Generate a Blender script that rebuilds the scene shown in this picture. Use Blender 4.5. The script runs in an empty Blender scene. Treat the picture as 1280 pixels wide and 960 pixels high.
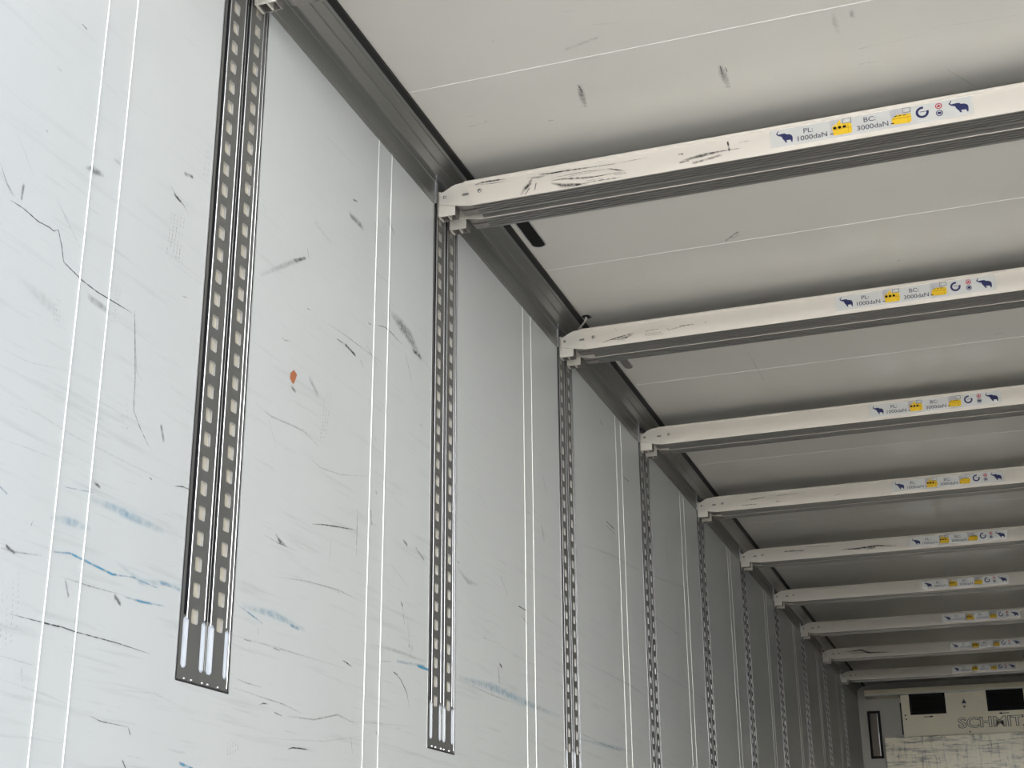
import bpy, bmesh, math, random
from mathutils import Vector, Matrix
random.seed(7)
scene = bpy.context.scene

# ---------------------------------------------------------------- camera
cam_d = bpy.data.cameras.new('camera')
cam = bpy.data.objects.new('camera', cam_d)
scene.collection.objects.link(cam)
scene.camera = cam
cam_d.sensor_width = 36.0
cam_d.sensor_fit = 'HORIZONTAL'
cam_d.lens = 36.0 * 1781.58 / 1280.0
cam_d.clip_start = 0.05
cam_d.clip_end = 300
cR = Vector((0.94451424, 0.32836708, -0.00824104))
cU = Vector((0.12245016, -0.32871299, 0.93645808))
cF = Vector((-0.30479306, 0.8855071, 0.3506827))
cm = Matrix(((cR.x, cU.x, -cF.x, 1.42956), (cR.y, cU.y, -cF.y, -2.29548), (cR.z, cU.z, -cF.z, 0.5), (0, 0, 0, 1)))
cam.matrix_world = cm

# ---------------------------------------------------------------- colour management
scene.view_settings.view_transform = 'Standard'
scene.view_settings.look = 'None'
scene.view_settings.gamma = 1.0
scene.view_settings.use_curve_mapping = False
scene.view_settings.exposure = 0.05

# ---------------------------------------------------------------- world: hazy bright sky
w = bpy.data.worlds.new('sky')
scene.world = w
w.use_nodes = True
nt = w.node_tree
nt.nodes.clear()
wo = nt.nodes.new('ShaderNodeOutputWorld')
wb = nt.nodes.new('ShaderNodeBackground')
tc = nt.nodes.new('ShaderNodeTexCoord')
sx = nt.nodes.new('ShaderNodeSeparateXYZ')
cr = nt.nodes.new('ShaderNodeValToRGB')
nt.links.new(tc.outputs['Generated'], sx.inputs[0])
nt.links.new(sx.outputs['Z'], cr.inputs[0])
e = cr.color_ramp.elements
e[0].position = 0.0; e[0].color = (2.0, 2.25, 2.55, 1)
e[1].position = 0.9; e[1].color = (0.28, 0.42, 0.75, 1)
k = e.new(0.13); k.color = (1.7, 1.95, 2.3, 1)
k = e.new(0.30); k.color = (0.75, 0.85, 1.0, 1)
# glow added to the sky behind the viewer to light the deep end
mr = nt.nodes.new('ShaderNodeMapRange'); mr.interpolation_type = 'SMOOTHSTEP'
mr.inputs[1].default_value = -0.70; mr.inputs[2].default_value = -0.985
mr.inputs[3].default_value = 0.0; mr.inputs[4].default_value = 1.0
nt.links.new(sx.outputs['Y'], mr.inputs[0])
gl = nt.nodes.new('ShaderNodeMix'); gl.data_type = 'RGBA'; gl.blend_type = 'ADD'
nt.links.new(mr.outputs[0], gl.inputs[0])
nt.links.new(cr.outputs[0], gl.inputs[6])
gl.inputs[7].default_value = (15.5, 15.0, 13.8, 1)
nt.links.new(gl.outputs[2], wb.inputs['Color'])
wb.inputs['Strength'].default_value = 1.3
nt.links.new(wb.outputs[0], wo.inputs[0])

# ---------------------------------------------------------------- sun, low behind the open rear end
sd = bpy.data.lights.new('sun', 'SUN')
sd.energy = 10.0
sd.angle = math.radians(0.6)
sd.color = (1.0, 0.95, 0.87)
sun = bpy.data.objects.new('sun', sd)
scene.collection.objects.link(sun)
sdir = Vector((0.25, 0.85, -0.55)).normalized()
sun.rotation_euler = sdir.to_track_quat('-Z', 'Y').to_euler()

W = 2.46          # inner width
H = 2.60          # inner height
S = 1.2           # rail spacing
Y0 = -0.74        # rear edge of the walls
YF = 12.15        # front wall
RB = 0.9085       # lower end of the rails
COVE = 2.4676     # where the cove meets the wall

# ---------------------------------------------------------------- node helpers
def new_mat(name):
    m = bpy.data.materials.new(name)
    m.use_nodes = True
    n = m.node_tree
    n.nodes.clear()
    out = n.nodes.new('ShaderNodeOutputMaterial')
    p = n.nodes.new('ShaderNodeBsdfPrincipled')
    n.links.new(p.outputs[0], out.inputs[0])
    return m, n, p, out

def mat(name, col, rough=0.5, metal=0.0, spec=0.5, noise=0.0, nscale=20.0, bump=0.0, bscale=200.0, stretch=(1, 1, 1), rnoise=0.0):
    m, n, p, out = new_mat(name)
    p.inputs['Base Color'].default_value = (*col, 1)
    p.inputs['Roughness'].default_value = rough
    p.inputs['Metallic'].default_value = metal
    p.inputs['Specular IOR Level'].default_value = spec
    if noise or bump or rnoise:
        t = n.nodes.new('ShaderNodeTexCoord')
        mp = n.nodes.new('ShaderNodeMapping')
        mp.inputs['Scale'].default_value = stretch
        n.links.new(t.outputs['Object'], mp.inputs[0])
    if noise or rnoise:
        t1 = n.nodes.new('ShaderNodeTexNoise')
        t1.inputs['Scale'].default_value = nscale
        t1.inputs['Detail'].default_value = 5
        n.links.new(mp.outputs[0], t1.inputs['Vector'])
    if noise:
        mx = n.nodes.new('ShaderNodeMix')
        mx.data_type = 'RGBA'
        mx.inputs[6].default_value = (*[c * (1 - noise) for c in col], 1)
        mx.inputs[7].default_value = (*[min(1, c * (1 + noise)) for c in col], 1)
        n.links.new(t1.outputs[0], mx.inputs[0])
        n.links.new(mx.outputs[2], p.inputs['Base Color'])
    if rnoise:
        mr = n.nodes.new('ShaderNodeMapRange')
        mr.inputs[3].default_value = rough - rnoise
        mr.inputs[4].default_value = rough + rnoise
        n.links.new(t1.outputs[0], mr.inputs[0])
        n.links.new(mr.outputs[0], p.inputs['Roughness'])
    if bump:
        t2 = n.nodes.new('ShaderNodeTexNoise')
        t2.inputs['Scale'].default_value = bscale
        t2.inputs['Detail'].default_value = 2
        n.links.new(mp.outputs[0], t2.inputs['Vector'])
        b = n.nodes.new('ShaderNodeBump')
        b.inputs['Strength'].default_value = bump
        b.inputs['Distance'].default_value = 0.001
        n.links.new(t2.outputs[0], b.inputs['Height'])
        n.links.new(b.outputs[0], p.inputs['Normal'])
    return m

def math_node(n, op, a, b=None, clamp=False):
    q = n.nodes.new('ShaderNodeMath')
    q.operation = op
    q.use_clamp = clamp
    for i, v in enumerate((a, b)):
        if v is None: continue
        if isinstance(v, (int, float)): q.inputs[i].default_value = v
        else: n.links.new(v, q.inputs[i])
    return q.outputs[0]

def panel_mat(name, col, rough, low_dirt):
    """white glass fibre panel with faint long scrape streaks, denser where cargo rubs"""
    m, n, p, out = new_mat(name)
    p.inputs['Roughness'].default_value = rough
    p.inputs['Specular IOR Level'].default_value = 0.5
    t = n.nodes.new('ShaderNodeTexCoord')
    def streak(rot, scale, sc, lo, hi):
        mp = n.nodes.new('ShaderNodeMapping')
        mp.inputs['Rotation'].default_value = rot
        mp.inputs['Scale'].default_value = scale
        n.links.new(t.outputs['Object'], mp.inputs[0])
        tx = n.nodes.new('ShaderNodeTexNoise')
        tx.inputs['Scale'].default_value = sc
        tx.inputs['Detail'].default_value = 6
        tx.inputs['Roughness'].default_value = 0.6
        n.links.new(mp.outputs[0], tx.inputs['Vector'])
        mr = n.nodes.new('ShaderNodeMapRange')
        mr.inputs[1].default_value = lo
        mr.inputs[2].default_value = hi
        n.links.new(tx.outputs[0], mr.inputs[0])
        return mr.outputs[0]
    s1 = streak((math.radians(-4), 0, 0), (1, 1.2, 22), 2.2, 0.56, 0.78)
    s2 = streak((math.radians(7), 0, 0), (1, 2.0, 45), 1.7, 0.60, 0.80)
    s3 = streak((0, 0, 0), (1, 1, 1), 3.0, 0.45, 0.75)
    s4 = streak((math.radians(22), 0, 0), (1, 2.5, 30), 3.1, 0.66, 0.80)
    sm = math_node(n, 'ADD', math_node(n, 'MULTIPLY', s1, 0.55), math_node(n, 'MULTIPLY', s2, 0.6))
    sm = math_node(n, 'ADD', sm, math_node(n, 'MULTIPLY', s4, 0.75))
    if low_dirt:
        sep = n.nodes.new('ShaderNodeSeparateXYZ')
        n.links.new(t.outputs['Object'], sep.inputs[0])
        mr = n.nodes.new('ShaderNodeMapRange')
        mr.inputs[1].default_value = 2.25; mr.inputs[2].default_value = 1.25
        mr.inputs[3].default_value = 0.12; mr.inputs[4].default_value = 1.0
        n.links.new(sep.outputs['Z'], mr.inputs[0])
        sm = math_node(n, 'MULTIPLY', sm, mr.outputs[0])
    else:
        sm = math_node(n, 'MULTIPLY', sm, 0.12)
    sm = math_node(n, 'MULTIPLY', sm, 0.75, True)
    cl = math_node(n, 'MULTIPLY', s3, 0.07)
    fac = math_node(n, 'ADD', sm, cl, True)
    mx = n.nodes.new('ShaderNodeMix'); mx.data_type = 'RGBA'
    mx.inputs[6].default_value = (*col, 1)
    mx.inputs[7].default_value = (0.24, 0.25, 0.26, 1)
    n.links.new(fac, mx.inputs[0])
    n.links.new(mx.outputs[2], p.inputs['Base Color'])
    # fine orange peel
    t2 = n.nodes.new('ShaderNodeTexNoise'); t2.inputs['Scale'].default_value = 260; t2.inputs['Detail'].default_value = 1
    n.links.new(t.outputs['Object'], t2.inputs['Vector'])
    b = n.nodes.new('ShaderNodeBump'); b.inputs['Strength'].default_value = 0.25; b.inputs['Distance'].default_value = 0.0006
    n.links.new(t2.outputs[0], b.inputs['Height'])
    n.links.new(b.outputs[0], p.inputs['Normal'])
    return m

def mark_mat(name, col, nscale=90.0):
    """rubbed-on mark: broken up by noise, weight read from the 'ink' attribute of the mesh"""
    m, n, p, out = new_mat(name)
    p.inputs['Base Color'].default_value = (*col, 1)
    p.inputs['Roughness'].default_value = 0.6
    at = n.nodes.new('ShaderNodeAttribute'); at.attribute_name = 'ink'
    t = n.nodes.new('ShaderNodeTexCoord')
    tx = n.nodes.new('ShaderNodeTexNoise'); tx.inputs['Scale'].default_value = nscale; tx.inputs['Detail'].default_value = 4
    n.links.new(t.outputs['Object'], tx.inputs['Vector'])
    mr = n.nodes.new('ShaderNodeMapRange'); mr.inputs[1].default_value = 0.33; mr.inputs[2].default_value = 0.62
    mr.inputs[3].default_value = 0.3; mr.inputs[4].default_value = 1.5
    n.links.new(tx.outputs[0], mr.inputs[0])
    a = math_node(n, 'MULTIPLY', at.outputs['Fac'], mr.outputs[0], True)
    tr = n.nodes.new('ShaderNodeBsdfTransparent')
    ms = n.nodes.new('ShaderNodeMixShader')
    n.links.new(a, ms.inputs[0]); n.links.new(tr.outputs[0], ms.inputs[1]); n.links.new(p.outputs[0], ms.inputs[2])
    n.links.new(ms.outputs[0], out.inputs[0])
    return m

M = {}
M['wall'] = panel_mat('wall_panel', (0.468, 0.484, 0.490), 0.36, True)
M['ceiling'] = panel_mat('ceiling_panel', (0.585, 0.57, 0.54), 0.30, False)
M['bead'] = mat('sealing_bead', (0.70, 0.705, 0.69), 0.75, spec=0.2)
M['ink'] = mark_mat('rubber_scuff', (0.035, 0.035, 0.04))
M['blue'] = mark_mat('blue_scrape', (0.04, 0.25, 0.42), 60)
M['orange'] = mat('orange_chip', (0.34, 0.12, 0.05), 0.7, noise=0.3, nscale=120)
M['rail'] = mat('rail_metal', (0.175, 0.175, 0.17), 0.5, 0.65, noise=0.10, nscale=30, rnoise=0.06, stretch=(1, 1, 0.2))
M['lip'] = mat('rail_lip_metal', (0.58, 0.59, 0.62), 0.32, 0.9)
M['groove'] = mat('rail_groove', (0.03, 0.03, 0.032), 0.5, 0.3)
M['back'] = mat('plywood_backing', (0.42, 0.385, 0.31), 0.7, noise=0.15, nscale=8)
M['white'] = mat('white_plastic', (0.56, 0.60, 0.66), 0.5)
M['cove'] = mat('cove_aluminium', (0.30, 0.305, 0.30), 0.36, 0.9, noise=0.05, nscale=14, stretch=(3, 0.3, 3), rnoise=0.05)
M['seal'] = mat('black_rubber', (0.008, 0.008, 0.009), 0.6)
M['beam'] = mat('beam_face_metal', (0.73, 0.68, 0.62), 0.35, 0.0, noise=0.05, nscale=9, bump=0.06, bscale=60, stretch=(0.4, 1, 1))
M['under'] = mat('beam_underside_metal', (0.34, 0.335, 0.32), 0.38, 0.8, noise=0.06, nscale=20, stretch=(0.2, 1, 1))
M['gapshade'] = mat('beam_gap_shade', (0.36, 0.35, 0.33), 0.4, 0.5, noise=0.06, nscale=20, stretch=(0.2, 1, 1))  # rear beam faces: shade of the gap put into the colour
M['hook'] = mat('hook_cast_metal', (0.70, 0.665, 0.61), 0.34, 0.1, noise=0.08, nscale=40)
M['hookin'] = mat('hook_raw_steel', (0.30, 0.28, 0.27), 0.45, 0.7, noise=0.2, nscale=60)
M['rivet'] = mat('rivet_steel', (0.85, 0.84, 0.82), 0.22, 1.0)
M['sticker'] = mat('sticker_paper', (0.76, 0.765, 0.765), 0.25, 0.4)
M['navy'] = mat('navy_print', (0.012, 0.018, 0.10), 0.5)
M['text'] = mat('grey_print', (0.05, 0.05, 0.08), 0.5)
M['yellow'] = mat('yellow_print', (0.86, 0.56, 0.02), 0.5)
M['ochre'] = mat('ochre_print', (0.60, 0.34, 0.01), 0.5)
M['redp'] = mat('red_print', (0.45, 0.02, 0.04), 0.5)
M['greyp'] = mat('pale_grey_print', (0.50, 0.49, 0.52), 0.5)
M['cream'] = mat('cream_housing', (0.84, 0.78, 0.61), 0.4, 0.0, noise=0.08, nscale=5)
M['cream2'] = mat('pale_letter_print', (0.8, 0.76, 0.62), 0.4, 0.0)
M['front'] = mat('front_wall_panel', (0.42, 0.41, 0.37), 0.4, 0.0, noise=0.05, nscale=4)
M['black'] = mat('black_plastic', (0.010, 0.010, 0.010), 0.6, 0.0, 0.15)
M['grille'] = mat('grille_metal', (0.14, 0.12, 0.10), 0.5, 0.3)
M['ventbar'] = mat('dark_vent_bar', (0.012, 0.012, 0.012), 0.8, 0.0, 0.08)
M['ground'] = mat('concrete_yard', (0.52, 0.515, 0.485), 0.85, noise=0.12, nscale=1.5)
M['floor'] = mat('aluminium_floor', (0.44, 0.43, 0.405), 0.5, 0.2, noise=0.08, nscale=6)
M['shell'] = mat('outer_skin', (0.8, 0.8, 0.8), 0.4)
M['cable'] = mat('pale_cable', (0.75, 0.73, 0.68), 0.5)

def dirty_cover_mat():
    m, n, p, out = new_mat('scratched_bulkhead')
    t = n.nodes.new('ShaderNodeTexCoord')
    def sc(scale, s, lo, hi):
        mp = n.nodes.new('ShaderNodeMapping'); mp.inputs['Scale'].default_value = scale
        n.links.new(t.outputs['Object'], mp.inputs[0])
        tx = n.nodes.new('ShaderNodeTexNoise'); tx.inputs['Scale'].default_value = s; tx.inputs['Detail'].default_value = 7
        tx.inputs['Roughness'].default_value = 0.7
        n.links.new(mp.outputs[0], tx.inputs['Vector'])
        mr = n.nodes.new('ShaderNodeMapRange'); mr.inputs[1].default_value = lo; mr.inputs[2].default_value = hi
        n.links.new(tx.outputs[0], mr.inputs[0]); return mr.outputs[0]
    a = sc((1.2, 1, 9), 4.0, 0.49, 0.62)
    b = sc((11, 1, 1.5), 3.0, 0.54, 0.65)
    c = sc((1, 1, 1), 7.0, 0.55, 0.72)
    f = math_node(n, 'ADD', math_node(n, 'MULTIPLY', a, 0.7), math_node(n, 'MULTIPLY', b, 0.65))
    f = math_node(n, 'ADD', f, math_node(n, 'MULTIPLY', c, 0.3), True)
    mx = n.nodes.new('ShaderNodeMix'); mx.data_type = 'RGBA'
    mx.inputs[6].default_value = (0.80, 0.74, 0.57, 1); mx.inputs[7].default_value = (0.07, 0.065, 0.055, 1)
    n.links.new(f, mx.inputs[0]); n.links.new(mx.outputs[2], p.inputs['Base Color'])
    p.inputs['Roughness'].default_value = 0.28
    return m
M['dirty'] = dirty_cover_mat()

# ---------------------------------------------------------------- mesh builder
class MB:
    def __init__(self):
        self.v = []; self.f = []; self.mi = []; self.slots = []; self.ink = {}
    def slot(self, key):
        if key not in self.slots: self.slots.append(key)
        return self.slots.index(key)
    def face(self, pts, key, ink=None):
        b = len(self.v)
        self.v += [tuple(p) for p in pts]
        self.f.append(tuple(range(b, b + len(pts)))); self.mi.append(self.slot(key))
        if ink:
            for i, a in enumerate(ink): self.ink[b + i] = a
    def box(self, a, b, key, skip=()):
        x0, y0, z0 = a; x1, y1, z1 = b
        fs = {'-x': [(x0, y0, z0), (x0, y0, z1), (x0, y1, z1), (x0, y1, z0)], '+x': [(x1, y0, z0), (x1, y1, z0), (x1, y1, z1), (x1, y0, z1)],
              '-y': [(x0, y0, z0), (x1, y0, z0), (x1, y0, z1), (x0, y0, z1)], '+y': [(x0, y1, z0), (x0, y1, z1), (x1, y1, z1), (x1, y1, z0)],
              '-z': [(x0, y0, z0), (x0, y1, z0), (x1, y1, z0), (x1, y0, z0)], '+z': [(x0, y0, z1), (x1, y0, z1), (x1, y1, z1), (x0, y1, z1)]}
        for k2, q in fs.items():
            if k2 not in skip: self.face(q, key)
    def prism(self, poly, fn0, fn1, key, caps=True, keys=None):
        """poly: 2-D points; fn0/fn1 map a 2-D point to 3-D at both ends"""
        n = len(poly)
        A = [fn0(p) for p in poly]; B = [fn1(p) for p in poly]
        for i in range(n):
            j = (i + 1) % n
            self.face([A[i], A[j], B[j], B[i]], keys[i] if keys else key)
        if caps:
            self.face(A[::-1], key); self.face(B, key)
    def cyl(self, c, ax, r, L, key, n=16, r2=None):
        r2 = r if r2 is None else r2
        c = Vector(c); ax = Vector(ax).normalized()
        u = ax.orthogonal().normalized(); v = ax.cross(u)
        A = [c + (u * math.cos(6.28318 * i / n) + v * math.sin(6.28318 * i / n)) * r for i in range(n)]
        B = [c + ax * L + (u * math.cos(6.28318 * i / n) + v * math.sin(6.28318 * i / n)) * r2 for i in range(n)]
        for i in range(n):
            j = (i + 1) % n
            self.face([A[i], A[j], B[j], B[i]], key)
        self.face(A[::-1], key); self.face(B, key)
    def ribbon(self, pts, w, ink, key, fn, lift=0.0):
        """soft-edged stroke along pts (2-D), fn maps (a, b, lift) to 3-D"""
        P = [Vector(p) for p in pts]
        cum = []
        for i, p in enumerate(P):
            if i == 0: d = P[1] - P[0]
            elif i == len(P) - 1: d = P[-1] - P[-2]
            else: d = (P[i + 1] - P[i]).normalized() + (P[i] - P[i - 1]).normalized()
            if d.length < 1e-9: d = Vector((1, 0))
            d.normalize(); nn = Vector((-d.y, d.x))
            ww = w * (0.55 if i in (0, len(P) - 1) else 1.0) * 0.95
            t = 0.35 if i in (0, len(P) - 1) and len(P) > 2 else 1.0
            cum.append([(p + nn * ww, 0.0), (p + nn * ww * 0.3, ink * t), (p - nn * ww * 0.3, ink * t), (p - nn * ww, 0.0)])
        # rounded fading ends
        d0 = (P[0] - P[1]).normalized() * w * 0.7; d1 = (P[-1] - P[-2]).normalized() * w * 0.7
        cum.insert(0, [(q + d0, 0.0) for q, a in cum[0]])
        cum.append([(q + d1, 0.0) for q, a in cum[-1]])
        for i in range(len(cum) - 1):
            for j in range(3):
                q = [cum[i][j], cum[i][j + 1], cum[i + 1][j + 1], cum[i + 1][j]]
                self.face([fn(a[0].x, a[0].y, lift) for a in q], key, [a[1] for a in q])
    def build(self, name, parent=None, weld=True, fix=True, bevel=0.0, smooth=False):
        me = bpy.data.meshes.new(name)
        me.from_pydata(self.v, [], self.f)
        for k2 in self.slots: me.materials.append(M[k2])
        me.polygons.foreach_set('material_index', self.mi)
        if self.ink:
            at = me.attributes.new('ink', 'FLOAT', 'POINT')
            arr = [self.ink.get(i, 0.0) for i in range(len(self.v))]
            at.data.foreach_set('value', arr)
            weld = False; fix = False
        if weld or fix:
            bm = bmesh.new(); bm.from_mesh(me)
            if weld: bmesh.ops.remove_doubles(bm, verts=bm.verts, dist=1e-6)
            if fix: bmesh.ops.recalc_face_normals(bm, faces=bm.faces)
            bm.to_mesh(me); bm.free()
        if smooth:
            for p in me.polygons: p.use_smooth = True
        me.update()
        o = bpy.data.objects.new(name, me)
        scene.collection.objects.link(o)
        if parent: o.parent = parent
        if bevel:
            b = o.modifiers.new('bevel', 'BEVEL'); b.width = bevel; b.segments = 2; b.limit_method = 'ANGLE'
        return o

def empty(name, loc=(0, 0, 0)):
    o = bpy.data.objects.new(name, None); o.location = loc
    o.empty_display_size = 0.05
    scene.collection.objects.link(o)
    return o
def tag(o, label=None, cat=None, group=None, kind=None):
    if label: o['label'] = label
    if cat: o['category'] = cat
    if group: o['group'] = group
    if kind: o['kind'] = kind
    return o

def text_mesh(name, body, size, key, fn, align='CENTER', extra=0.0, parent=None, sx=1.0, mb=None):
    """flat lettering turned into mesh faces; fn maps (u, v) to 3-D"""
    cu = bpy.data.curves.new(name, 'FONT'); cu.body = body; cu.size = size; cu.align_x = align
    cu.offset = extra; cu.resolution_u = 3
    to = bpy.data.objects.new(name, cu)
    scene.collection.objects.link(to)
    dg = bpy.context.evaluated_depsgraph_get()
    me = bpy.data.meshes.new_from_object(to.evaluated_get(dg))
    bpy.data.objects.remove(to); bpy.data.curves.remove(cu)
    for v in me.vertices: v.co = Vector(fn(v.co.x * sx, v.co.y))
    if mb is not None:
        for p in me.polygons: mb.face([me.vertices[i].co for i in p.vertices], key)
        bpy.data.meshes.remove(me); return None
    me.materials.clear(); me.materials.append(M[key])
    o = bpy.data.objects.new(name, me); scene.collection.objects.link(o)
    if parent: o.parent = parent
    return o

def copy_tree(o, parent=None):
    c = o.copy(); scene.collection.objects.link(c)
    if parent: c.parent = parent
    for ch in [q for q in bpy.data.objects if q.parent == o]: copy_tree(ch, c)
    return c

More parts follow.
